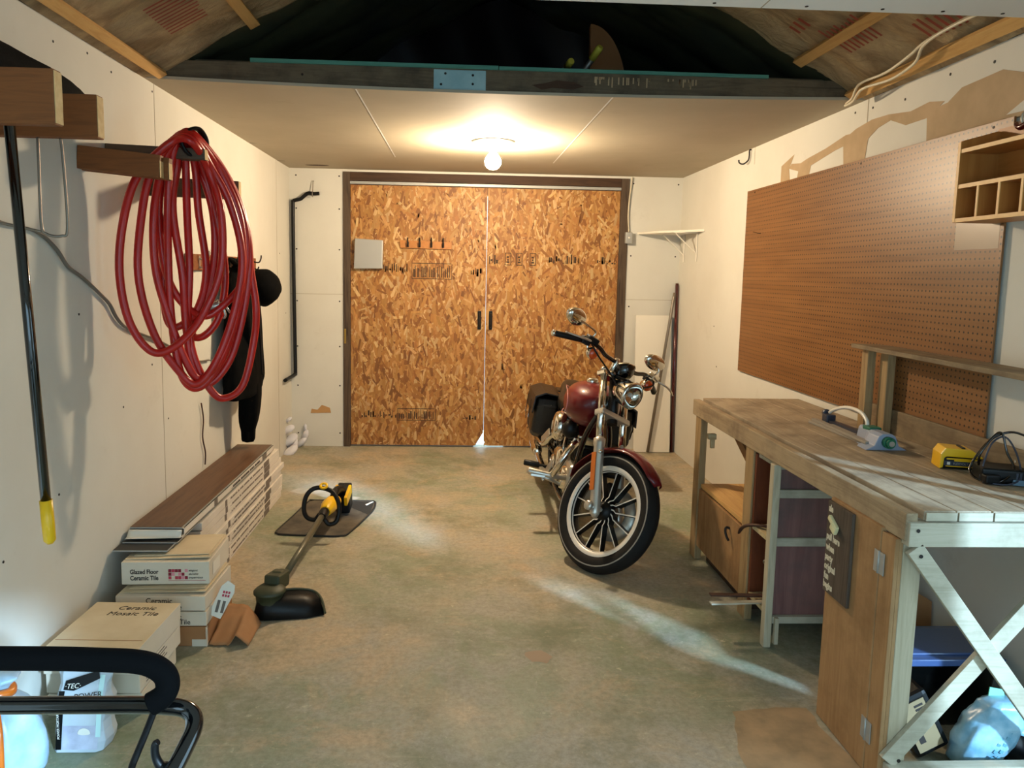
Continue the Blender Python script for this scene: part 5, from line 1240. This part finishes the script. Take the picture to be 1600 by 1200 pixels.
for v, r in ((0, .055), (.2, .065), (.55, .06), (.85, .045), (1, .015)):
    rg.append([V((1.868 + r * math.cos(a) * (1 + .12 * math.sin(5 * a + v * 5)), 2.22 + r * 1.1 * math.sin(a) * (1 + .12 * math.cos(4 * a + 6 * v)), .001 + v * .14)) for a in [2 * PI * i / 22 for i in range(22)]])
k.loft(rg); k.build('bag', M['blackpoly'], t, subsurf=1)

# ---- loft edge and what lies in the loft
k = MB(); k.lim(-.99, .17, YF - .008, YF + .075, 2.5285, 2.547); k.build('teal_board', M['teal'], label='teal painted board lying along the left of the loft edge', cat='board', bevel=.002, group='teal boards on the loft edge')
k = MB(); k.lim(.173, 1.474, YF - .008, YF + .075, 2.5285, 2.545); k.build('teal_board', M['teal'], label='teal painted board lying along the right of the loft edge', cat='board', bevel=.002, group='teal boards on the loft edge')
t = thing('half_round_board', 'half round wooden board standing in the loft above the beam', 'board', (.78, 4.25, 2.547))
k = MB(); arc = [(0, 0)] + [(.205 * math.cos(a), .40 * math.sin(a) - .0) for a in [PI / 2 * i / 16 for i in range(17)]]
k.prism(arc, (.705, 4.20, 2.552), (1, 0, 0), (0, .12, 1), -.05); k.build('board', M['card'], t, bevel=.003)
k = MB(); k.prism([(.70, 2.547), (.975, 2.547), (.985, 2.585), (.99, 2.615), (.735, 2.615)], (0, 4.06, 0), (1, 0, 0), (0, 0, 1), -.12); k.build('plank_offcut', M['riserwood'], label='short plank offcut lying in the loft in front of the half round board', cat='plank', bevel=.003)
for nm, a, b in (('left of the half round board, lower one', (.47, 4.55, 2.60), (.562, 3.95, 2.668)), ('leaning across the half round board, higher one', (.60, 4.10, 2.58), (.705, 3.92, 2.735))):
    t = thing('garden_tool', 'yellow tipped garden tool in the loft ' + nm, 'garden tool', (a[0], a[1], 2.547), 'garden tools in the loft')
    a, b = V(a), V(b); q = (b - a).normalized()
    k = MB(); k.cyl(a, b - q * .075, .015, n=14); k.build('shaft', M['grey'], t)
    k = MB(); k.tube([b - q * .08, b - q * .01, b], [.0185, .0185, .015], 16, curve=False); k.build('yellow_tip', M['yellowpale'], t)
# white cables along the right slope
for j, lab in enumerate(('upper of two white cables clipped along the right roof slope', 'lower of two white cables clipped along the right roof slope')):
    k = MB(); pts = []
    for i, y in enumerate((2.3, 2.6, 2.85, 3.0, 3.2, 3.4, 3.55, 3.63)):
        s_ = (.16 + .02 * math.sin(i * 1.3)) + (.0 if j == 0 else (0, .004, 0, -.03, -.03, -.02, -.01, 0)[i]) - (.10 if i > 5 else .03 * max(0, i - 3) * .6)
        pts.append(sl(1, max(s_, .03), y, .062 + .012 * j))
    k.tube(pts, .006, 8); k.build('roof_cable', M['whitecable'], label=lab, cat='cable', group='white cables on the roof slope')
# ================================================================== MOTORCYCLE
def bike():
    hd, ln, st = math.radians(-1.1), math.radians(7.8), math.radians(39.0)
    BX, BY, BZ_ = .758, 5.370, -.0143
    ex = V((math.sin(hd), -math.cos(hd), 0)); ey = V((math.cos(hd), math.sin(hd), 0))
    A = Matrix((ex, ey, V((0, 0, 1)))).transposed().to_4x4()
    Lm = Matrix.Rotation(-ln, 4, 'X')
    B = Matrix.Translation(V((BX, BY, BZ_))) @ A @ Lm
    wb, R = 1.53, .33; rk = math.radians(30)
    ax = V((-math.sin(rk), 0, math.cos(rk))); fw = V((math.cos(rk), 0, math.sin(rk)))
    G = V((wb + .115, 0, 0))
    S = B @ Matrix.Translation(G) @ Matrix.Rotation(st, 4, ax) @ Matrix.Translation(-G)
    t = thing('motorcycle', 'candy red cruiser motorcycle with chrome fork parked on its side stand', 'motorcycle', (BX, 4.6, 0))
    # ---- wheels
    def wheel(name, Mx, c, R, w, rr, spokes, nm):
        c = V(c)
        k = MB(Mx); prof = []
        for i in range(17):
            a = -PI * .98 + i * (PI * .98 * 2) / 16
        h = R - rr
        prof = [(rr - .004, -w * .33), (rr + .012, -w * .44), (rr + h * .45, -w * .52), (rr + h * .72, -w * .49), (R - .018, -w * .38), (R - .006, -w * .22), (R, 0), (R - .006, w * .22), (R - .018, w * .38), (rr + h * .72, w * .49), (rr + h * .45, w * .52), (rr + .012, w * .44), (rr - .004, w * .33)]
        k.lathe(prof, c, (0, 1, 0), 64); wl_ = k.build(nm, M['rubber'], t)
        k = MB(Mx)
        for sgn in (-1, 1):
            k.lathe([(rr + h * .56, sgn * (w * .52)), (rr + h * .60, sgn * (w * .525)), (rr + h * .64, sgn * (w * .512))], c, (0, 1, 0), 64)
        k.build('sidewall_line', plain('pale tyre line', '#8f877a', .6), wl_)
        k = MB(Mx)
        k.lathe([(rr + .004, -w * .40), (rr - .004, -w * .41), (rr - .022, -w * .36), (rr - .024, -w * .28), (rr - .028, -w * .22), (rr - .028, w * .22), (rr - .024, w * .28), (rr - .022, w * .36), (rr - .004, w * .41), (rr + .004, w * .40), (rr - .012, w * .3), (rr - .022, 0), (rr - .012, -w * .3), (rr + .004, -w * .40)], c, (0, 1, 0), 64)
        rm_ = k.build('rim', M['rim'], wl_); rm_.data.materials.append(M['black']); ayr = (Mx.to_3x3() @ V((0, 1, 0))).normalized()
        for p in rm_.data.polygons: p.material_index = 0 if abs(p.normal.dot(ayr)) > .45 else 1
        k = MB(Mx); k.lathe([(0, -.055), (.03, -.055), (.034, -.05), (.05, -.04), (.05, .04), (.034, .05), (.03, .055), (0, .055)], c, (0, 1, 0), 28); k.build('hub', M['black'], wl_)
        for i in range(spokes):
            a = 2 * PI * (i + .35) / spokes
            r_ = V((math.cos(a), 0, -math.sin(a))); tg = V((math.sin(a), 0, math.cos(a)))
            k = MB(Mx)
            k.loft([[c + r_ * q + tg * (o + sx * hw) + V((0, sy * hd_, 0)) for sx, sy in ((-1, -1), (1, -1), (1, 1), (-1, 1))] for q, o, hw, hd_ in ((.040, .016, .0036, .026), (.062, .012, .0034, .024), (.078, .0, .0030, .022), (rr - .024, 0, .0030, .018))], smooth=False)
            so_ = k.build('spoke', M['rim'], wl_)
            so_.data.materials.append(M['black']); ayw = (Mx.to_3x3() @ V((0, 1, 0))).normalized()
            for p in so_.data.polygons: p.material_index = 0 if abs(p.normal.dot(ayw)) > .6 else 1
        return wl_
    fwh = wheel('front', S, (wb, 0, R), R, .100, .243, 13, 'front_wheel')
    rwh = wheel('rear', B, (0, 0, .32), .32, .145, .205, 13, 'rear_wheel')
    # brake disc on the left side of the front wheel, far side
    k = MB(S); k.lathe([(.075, .062), (.145, .062), (.145, .066), (.075, .066)], (wb, 0, R), (0, 1, 0), 40); k.build('brake_disc', M['satin'], fwh)
    k = MB(S); k.box((wb - .11, .075, R + .09), (.09, .045, .07), (0, .7, 0)); k.build('brake_caliper', M['black'], t, bevel=.008)
    # ---- front fender
    k = MB(S)
    for r0, wdt in ((R + .018, .062),):
        arcs = []
        for i in range(29):
            a = math.radians(48 + i * (122 / 28))     # from front tip over the top to the rear
            cx, cz = wb + r0 * math.cos(a), R + r0 * math.sin(a)
            taper = min(1, .35 + i / 3) * min(1, .45 + (28 - i) / 4)
            ring = []
            for j in range(9):
                b = -1 + j / 4
                dip = (b * b) * .030
                rr_ = r0 + .012 - dip
                ring.append(V((wb + rr_ * math.cos(a), b * wdt * taper, R + rr_ * math.sin(a))))
            arcs.append(ring)
        k.add([p for r_ in arcs for p in r_], [(i * 9 + j, i * 9 + j + 1, (i + 1) * 9 + j + 1, (i + 1) * 9 + j) for i in range(28) for j in range(8)], True)
    k.build('front_fender', M['candyred'], t, solid=.004)
    # ---- fork
    def P(s, y=0, f=0): return V((wb, y, R)) + ax * s + fw * f
    k = MB(S); k.cyl(P(.50), P(.80), .03, n=18); fk = k.build('fork', M['black'], t)
    for y in (-.102, .102):
        k = MB(S); k.tube([P(-.05, y), P(-.03, y), P(.0, y), P(.34, y), P(.355, y), P(.385, y), P(.39, y)], [.015, .026, .0285, .0285, .033, .033, .024], 20, curve=False); k.build('fork_slider', M['satin'], fk)
        k = MB(S); k.cyl(P(.38, y), P(.80, y), .0215, n=18); k.build('fork_tube', M['chrome'], fk)
        k = MB(S); k.tube([P(.795, y), P(.81, y), P(.825, y)], [.024, .022, .010], 16, curve=False); k.build('fork_cap', M['chrome'], fk)
    k = MB(S)
    for s0, s1, w_ in ((.525, .56, .034),):
        k.loft([[P(s, y, f) for s, f in ((s0, -w_), (s0, w_), (s1, w_), (s1, -w_))] for y in (-.125, -.102, 0, .102, .125)], smooth=False)
    k.build('lower_clamp', M['satin'], fk, bevel=.010, seg=3)
    k = MB(S); k.loft([[P(s, y, f) for s, f in ((.765, -.032), (.765, .03), (.795, .03), (.795, -.032))] for y in (-.13, -.10, 0, .10, .13)], smooth=False); k.build('upper_clamp', M['chrome'], fk, bevel=.008, seg=3)
    k = MB(S); k.bar(P(.09, -.133, -.006), P(.30, -.133, -.006), .006, .028, fw); k.build('reflector', M['orange'], fk)
    k = MB(S); k.bar(P(.09, .133, -.006), P(.30, .133, -.006), .006, .028, fw); k.build('reflector', M['orange'], fk)
    k = MB(S); k.cyl(V((wb, -.155, R)), V((wb, .15, R)), .013, n=16); k.lathe([(0, -.172), (.018, -.172), (.026, -.165), (.026, -.15), (.016, -.148)], (wb, 0, R), (0, 1, 0), 18); k.build('axle', M['satin'], fk)
    k = MB(S); k.ell(P(.30, -.125, .03), (.012, .012, .012)); k.build('bolt', M['chrome'], fk)
    # ---- headlight
    hc = P(.655, 0, .125)
    k = MB(S); d_ = V((1, 0, -.03)).normalized()
    k.lathe([(0, -.13), (.03, -.125), (.055, -.10), (.070, -.06), (.076, -.02), (.079, 0), (.079, .012), (.072, .016)], hc, d_, 40); hl = k.build('headlight', M['chrome'], t)
    k = MB(S); k.lathe([(.073, .008), (.066, -.005), (.045, -.03), (.02, -.042), (0, -.044)], hc, d_, 40); k.build('reflector_bowl', M['chrome'], hl)
    g = NT('clear lamp glass'); g.set(color=(.95, .95, .95), rough=.02, trans=1.0); g.b.inputs['IOR'].default_value = 1.3
    k = MB(S); k.lathe([(.073, .010), (.06, .020), (.04, .028), (.02, .031), (0, .032)], hc, d_, 40); k.build('lens', g.m, hl)
    k = MB(S); k.ell(hc + d_ * -.02, (.018, .012, .012)); k.build('bulb', M['whitemetal'], hl)
    k = MB(S); k.bar(P(.79, 0, .02), hc + V((-.05, 0, .07)), .05, .012, (0, 0, 1)); k.bar(hc + V((-.06, 0, .06)), hc + V((.01, 0, .075)), .035, .012); k.build('visor_bracket', M['black'], hl, bevel=.004)
    # ---- speedometer
    sc_ = P(.84, .015, .055)
    k = MB(S); sd = V((-.55, 0, .84)).normalized(); k.lathe([(0, -.06), (.035, -.055), (.055, -.03), (.062, 0), (.062, .01), (.055, .014)], sc_, sd, 32); sp = k.build('speedometer', M['blackgloss'], t)
    k = MB(S); k.lathe([(.058, .012), (.064, .012), (.064, .004)], sc_, sd, 32); k.build('bezel', M['chrome'], sp)
    k = MB(S); k.lathe([(0, .011), (.056, .011)], sc_, sd, 28); k.build('dial_face', M['paper'], sp)
    # ---- handlebar
    hb = P(.80)
    pts = [(.0, -.0, .075), (.005, -.09, .075), (.002, -.15, .078), (-.0, -.205, .095), (-.010, -.25, .102), (-.03, -.29, .10), (-.075, -.41, .068), (-.10, -.485, .048)]
    right = [hb + V(p) for p in pts]; left = [hb + V((p[0], -p[1], p[2])) for p in pts]
    k = MB(S); k.tube(list(reversed(left)) + right[1:], .0128, 14); bar_ = k.build('handlebar', M['blackgloss'], t)
    for y in (-.045, .045):
        k = MB(S); k.tube([hb + V((0, y, -.01)), hb + V((0, y, .05)), hb + V((0, y, .08)), hb + V((0, y, .10))], [.018, .018, .023, .012], 16, curve=False); k.build('riser', M['chrome'], bar_)
    for sg, side in ((1, right), (-1, left)):
        a, b = side[5].lerp(side[6], .35), side[7]
        d2 = (b - a).normalized()
        k = MB(S); k.tube([a, a + d2 * .01, b - d2 * .012, b], [.016, .0175, .0175, .014], 16, curve=False); k.build('grip', M['black'], bar_)
        k = MB(S); k.tube([b - d2 * .004, b + d2 * .008, b + d2 * .012], [.019, .019, .012], 16, curve=False); k.build('grip_end', M['chrome'], bar_)
        c = side[5].lerp(side[6], .12)
        k = MB(S); k.box(c, (.05, .055, .045), (0, 0, -.35 * sg)); k.build('switch_housing', M['black'], bar_, bevel=.008)
        c2 = side[5] + V((.035, -.01 * sg, .012))
        k = MB(S); k.box(c2, (.045, .075, .04), (0, .2, -.2 * sg)); k.build('reservoir', M['black'] if sg > 0 else M['chrome'], bar_, bevel=.008)
        k = MB(S); k.tube([c2 + V((.02, -.03 * sg, -.012)), c2 + V((.055, -.07 * sg, -.015)), c2 + V((.05, -.14 * sg, -.025)), c2 + V((.02, -.20 * sg, -.035)), c2 + V((.015, -.215 * sg, -.036))], [.008, .010, .009, .007, .009], 10, flat=.6); k.build('lever', M['satin'], bar_)
        # mirror
        mb_ = c2 + V((.0, -.005 * sg, .02)); mc_ = mb_ + (V((-.03, -.15, .05)) if sg > 0 else V((-.03, -.02, .065)))
        k = MB(S); k.tube([mb_, mb_ + V((.005, -.005 * sg, .03)), mb_.lerp(mc_, .55) + V((.012, 0, .012)), mc_ + V((.018, .02 * sg, -.008)), mc_ + V((.012, 0, 0))], .0055, 10); mr = k.build('mirror', M['chrome'], t)
        k = MB(S); Rm = Euler((0, math.radians(12), math.radians(8 * sg))).to_matrix(); k.ell(mc_, (.028, .080, .048), Rm, 30, 16); k.build('mirror_shell', M['chrome'], mr)
        k = MB(S); k.ell(mc_ + Rm @ V((-.016, 0, 0)), (.012, .075, .044), Rm, 28, 10); k.build('mirror_glass', M['chrome'], mr)
        # turn signal
        tb = side[5] + V((.01, .015 * sg, -.04)); tc = tb + V((.045, .01 * sg, -.012))
        k = MB(S); k.tube([side[5] + V((0, 0, -.01)), tb, tc + V((-.02, 0, 0))], .007, 8); ts = k.build('turn_signal', M['chrome'], t)
        k = MB(S); k.lathe([(0, -.055), (.02, -.05), (.032, -.025), (.036, 0), (.033, .004)], tc, (1, 0, 0), 24); k.build('signal_shell', M['chrome'], ts)
        k = MB(S); k.lathe([(.033, .002), (.028, .014), (.014, .021), (0, .023)], tc, (1, 0, 0), 24); k.build('signal_lens', M['amber'], ts)
        k = MB(S); k.tube([c2 + V((.01, 0, -.02)), c2 + V((.05, .04 * sg, -.06)), P(.70, -.04 * sg, .05), P(.55, -.02 * sg, -.03)], .005, 8); k.build('cable', M['black'], bar_)
    # ---- frame
    k = MB(B)
    k.tube([(1.17, 0, .90), (1.19, 0, .80)], .038, 16)
    k.tube([(1.16, 0, .86), (.8, 0, .80), (.45, 0, .70), (.2, 0, .62)], .02, 10)
    for y in (-.075, .075):
        k.tube([(1.175, y * .3, .80), (1.12, y, .62), (1.03, y * 1.2, .30), (.96, y * 1.3, .18), (.6, y * 1.35, .15), (.2, y * 1.4, .19), (.06, y * 1.6, .33)], .017, 10)
        k.tube([(.42, y, .69), (.22, y * 1.5, .60), (.12, y * 1.7, .42), (.05, y * 1.8, .33)], .016, 10)
        k.tube([(.2, y * 1.4, .63), (-.05, y * 1.5, .63), (-.25, y * 1.5, .60)], .016, 10)
        k.tube([(.55, y * 1.3, .30), (.3, y * 1.5, .33), (.0, y * 1.55, .32)], .02, 10)
    k.build('frame', M['blackgloss'], t)
    # ---- tank
    k = MB(B); rings = []
    for x, hw, zb, zt_, q in ((1.13, .02, .81, .86, 2), (1.11, .09, .745, .89, 2.2), (1.05, .140, .69, .925, 2.2), (.97, .165, .665, .945, 2.2), (.88, .167, .655, .945, 2.2), (.78, .150, .665, .93, 2.2), (.69, .115, .69, .895, 2.1), (.61, .07, .72, .845, 2.1), (.57, .02, .75, .80, 2)):
        ring = []
        for i in range(32):
            a = 2 * PI * i / 32; c_, s_ = math.cos(a), math.sin(a)
            ring.append(V((x, -.028 + hw * 1.04 * math.copysign(abs(c_) ** (2 / q), c_), (zb + zt_) / 2 + (zt_ - zb) / 2 * math.copysign(abs(s_) ** (2 / q), s_))))
        rings.append(ring)
    k.loft(rings); tk = k.build('fuel_tank', M['candyred'], t, subsurf=1)
    k = MB(B); k.lathe([(0, .03), (.028, .028), (.036, .02), (.036, .0), (.03, -.01)], (.93, -.05, .937), (0, 0, 1), 24); k.build('filler_cap', M['chrome'], tk)
    for sg in (-1, 1):
        k = MB(B); lp = []
        for i in range(28):
            a = 2 * PI * i / 28; u_ = .83 + .19 * math.cos(a) ; z_ = .80 + .085 * math.sin(a) * (1 + .1 * math.cos(a))
            hw = .1675 - .9 * (u_ - .90) ** 2 - 1.9 * (z_ - .80) ** 2 - (2.2 * max(0, .80 - u_) ** 1.6 if u_ < .8 else 0) * .35
            lp.append((u_, -.028 + sg * (hw * 1.04 + .0045), z_))
        k.tube(lp, .0022, 6, closed=True, res=2); k.build('pinstripe', plain('silver pinstripe', '#c98f93', .4), tk)
    # ---- seat
    k = MB(B); rings = []
    for x, hw, zb, zt_ in ((.64, .05, .70, .78), (.60, .085, .66, .775), (.50, .125, .63, .755), (.38, .15, .62, .745), (.26, .155, .63, .77), (.20, .13, .64, .79), (.12, .115, .65, .805), (-.02, .105, .65, .81), (-.15, .085, .65, .81), (-.20, .05, .67, .79)):
        rings.append([V((x, hw * math.copysign(abs(math.cos(a)) ** .7, math.cos(a)), (zb + zt_) / 2 + (zt_ - zb) / 2 * math.copysign(abs(math.sin(a)) ** .7, math.sin(a)))) for a in [2 * PI * i / 24 for i in range(24)]])
    k.loft(rings); k.build('seat', M['leather'], t, subsurf=1)
    # ---- rear fender and lamp
    k = MB(B); arcs = []
    for i in range(20):
        a = math.radians(30 + i * 8.4); taper = 1
        arcs.append([V((.0 + (.36 - .02 * (b * b)) * math.cos(a), b * .085, .32 + (.36 - .035 * b * b) * math.sin(a))) for b in [-1 + j / 4 for j in range(9)]])
    k.add([p for r_ in arcs for p in r_], [(i * 9 + j, i * 9 + j + 1, (i + 1) * 9 + j + 1, (i + 1) * 9 + j) for i in range(19) for j in range(8)], True); k.build('rear_fender', M['candyred'], t, solid=.004)
    k = MB(B); k.ell((-.38, 0, .52), (.05, .06, .035)); k.build('tail_light', M['amber'], t)
    # ---- engine
    k = MB(B); k.lim(.42, .98, -.11, .11, .20, .42); eng = k.build('engine', M['satin'], t, bevel=.04, seg=4)
    k = MB(B); k.lathe([(0, -.02), (.10, -.018), (.118, -.005), (.12, .02)], (.60, -.135, .33), (0, 1, 0), 32); k.lathe([(0, -.016), (.055, -.012), (.062, .0)], (.60, -.158, .33), (0, 1, 0), 28); k.build('cam_cover', M['chrome'], eng)
    k = MB(B); k.lathe([(0, -.02), (.07, -.015), (.08, .02)], (.86, -.12, .31), (0, 1, 0), 28); k.build('gear_cover', M['chrome'], eng)
    k = MB(B); k.lathe([(0, .025), (.14, .02), (.155, 0)], (.55, .13, .32), (0, 1, 0), 32); k.build('primary_cover', M['chrome'], eng)
    for tilt, x0 in ((.39, .80), (-.39, .62)):
        d3 = V((math.sin(tilt), 0, math.cos(tilt))); o3 = V((x0, 0, .40))
        k = MB(B)
        for i in range(9): k.lathe([(.0, .03 + i * .017), (.083, .03 + i * .017), (.083, .038 + i * .017), (.0, .038 + i * .017)], o3, d3, 24)
        k.lathe([(.066, 0), (.066, .2)], o3, d3, 24); cyl = k.build('cylinder', M['black'], eng)
        k = MB(B); Rz = Euler((0, tilt, 0)).to_matrix(); k.box(o3 + d3 * .215, (.15, .17, .065), Rz); k.build('rocker_cover', M['chrome'], cyl, bevel=.022, seg=3)
        for q in (-.018, .018):
            k = MB(B); k.cyl(V((x0 - q - .02 * math.copysign(1, tilt), -.115, .40)), o3 + d3 * .19 + V((q, -.085, 0)), .009, n=10); k.build('pushrod_tube', M['chrome'], cyl)
    k = MB(B); k.lathe([(0, -.062), (.05, -.06), (.082, -.05), (.095, -.03), (.098, .0), (.09, .015)], (.70, -.155, .60), (0, 1, 0), 36, ); ac = k.build('air_cleaner', M['chrome'], t)
    k = MB(B); k.lathe([(0, -.064), (.03, -.063), (.032, -.060)], (.70, -.155, .60), (0, 1, 0), 20); k.build('badge', M['satin'], ac)
    k = MB(B); k.ell((.84, -.12, .615), (.045, .05, .06)); k.build('horn_cover', M['black'], t)
    # exhaust pipes on the right side
    k = MB(B)
    k.tube([(.92, -.06, .56), (.985, -.11, .54), (1.01, -.16, .46), (.97, -.19, .37), (.84, -.20, .29), (.6, -.20, .25), (.3, -.20, .25), (-.1, -.205, .27)], .0225, 14); k.tube([(.1, -.205, .265), (.05, -.205, .268), (-.45, -.21, .30), (-.52, -.21, .305)], [.024, .038, .042, .042], 16, curve=False); ex1 = k.build('exhaust_pipe', M['chrome'], t)
    k = MB(B); k.bar((.965, -.217, .415), (.83, -.228, .31), .008, .05, (0, 0, 1)); k.bar((.83, -.228, .31), (.55, -.228, .262), .008, .05, (0, 0, 1)); k.build('heat_shield', M['satin'], ex1, bevel=.003)
    k = MB(B)
    k.tube([(.52, -.06, .54), (.46, -.12, .53), (.40, -.17, .46), (.34, -.19, .40), (.2, -.20, .37), (-.1, -.205, .385)], .0225, 14); k.tube([(-.05, -.205, .38), (-.10, -.205, .383), (-.5, -.21, .41)], [.024, .038, .042], 16, curve=False); ex2 = k.build('exhaust_pipe', M['chrome'], t)
    k = MB(B); k.bar((.43, -.19, .50), (.30, -.217, .405), .008, .05, (0, 0, 1)); k.build('heat_shield', M['satin'], ex2, bevel=.003)
    # foot controls
    k = MB(B); k.tube([(.62, -.18, .30), (.62, -.23, .305), (.62, -.26, .305)], .010, 10); k.tube([(.62, -.245, .305), (.62, -.255, .305), (.62, -.345, .31), (.62, -.35, .31)], [.016, .02, .02, .014], 14, curve=False); k.build('foot_peg', M['black'], t)
    k = MB(B); k.tube([(.62, -.19, .30), (.75, -.215, .275), (.88, -.24, .28), (.93, -.25, .30)], .009, 10); k.box((.93, -.285, .315), (.035, .09, .016), (.0, -.2, 0)); k.build('brake_pedal', M['satin'], t, bevel=.002)
    k = MB(B); k.tube([(.9, -.13, .27), (.93, -.2, .30), (.93, -.24, .31)], .011, 10); k.tube([(.93, -.10, .325), (.925, -.20, .325), (.92, -.34, .335), (.92, -.355, .336)], [.016, .019, .023, .016], 14, curve=False); k.build('highway_peg', M['satin'], t)
    k = MB(B); k.tube([(.62, .16, .30), (.62, .25, .305), (.62, .35, .31)], [.010, .02, .02], 12, curve=False); k.build('foot_peg', M['black'], t)
    k = MB(B); k.tube([(.50, .12, .20), (.52, .20, .10), (.56, .265, .055)], .012, 10); k.box((.565, .275, .05), (.06, .03, .012)); k.build('side_stand', M['black'], t)
    # shocks
    for y in (-.175, .175):
        a, b = V((.16, y, .63)), V((-.02, y, .33)); d4 = (b - a)
        k = MB(B); k.cyl(a, b, .014, n=12); sh = k.build('shock_absorber', M['chrome'], t)
        k = MB(B); k.tube([a - d4 * .03, a + d4 * .02, a + d4 * .14, a + d4 * .16], [.018, .027, .027, .02], 16, curve=False); k.ell(a, (.022, .026, .022)); k.build('shock_cap', M['chrome'], sh)
        k = MB(B); k.ell(b, (.024, .03, .024)); k.build('lower_eye', M['chrome'], sh)
        k = MB(B); k.cyl(a + d4 * .55, a + d4 * .92, .026, n=18); k.build('lower_cover', M['black'], sh)
        u4 = d4.normalized().cross(V((0, 1, 0))).normalized(); v4 = V((0, 1, 0))
        k = MB(B); k.tube([a + d4 * (.15 + .42 * i / 88) + (u4 * math.cos(2 * PI * i / 11) + v4 * math.sin(2 * PI * i / 11)) * .026 for i in range(89)], .0048, 6, curve=False); k.build('spring', M['chrome'], sh)
    # saddlebags
    BL = B @ Matrix.Translation(V((0, .075, -.075)))
    for sg in (-1, 1):
        k = MB(BL); rings = []
        for y, s_ in ((.195, .92), (.21, 1), (.30, 1), (.345, .95), (.36, .85)):
            rings.append([V((x * s_ + .0, sg * y, .62 + (z - .62) * s_)) for x, z in ((-.30, .50), (-.26, .465), (.10, .455), (.155, .49), (.185, .70), (.165, .755), (.10, .775), (-.24, .785), (-.31, .75), (-.325, .68))])
        k.loft(rings, smooth=False); sb_ = k.build('saddlebag', M['leather'], t, bevel=.012, seg=3)
        k = MB(BL); rings = []
        for x in (-.33, .19):
            pass
        k.loft([[V((x, sg * y, z)) for y, z in ((.19, .79), (.30, .80), (.372, .765), (.382, .64), (.372, .64), (.36, .755), (.295, .788), (.19, .778))] for x in (-.31, -.1, .1, .19)], smooth=False); k.build('lid_flap', M['leather'], sb_, bevel=.006)
        for x in (-.20, .06):
            k = MB(BL); k.loft([[V((x + dx, sg * y, z)) for dx in (-.014, .014)] + [V((x + dx, sg * (y + .004), z)) for dx in (.014, -.014)] for y, z in ((.384, .72), (.386, .60), (.376, .53))], smooth=False); k.build('strap', M['black'], sb_)
            k = MB(BL); k.box((x, sg * .391, .60), (.036, .006, .03)); k.build('buckle', M['chrome'], sb_, bevel=.002)
    k = MB(BL); k.lim(-.12, .06, -.2, .2, .80, .81); k.build('bag_yoke', M['leather'], t)
    # side cover / oil tank
    k = MB(B); k.box((.40, -.09, .52), (.20, .10, .22)); k.box((.40, .09, .52), (.20, .10, .22)); k.build('side_cover', M['blackgloss'], t, bevel=.03, seg=3)
    return t
bike()
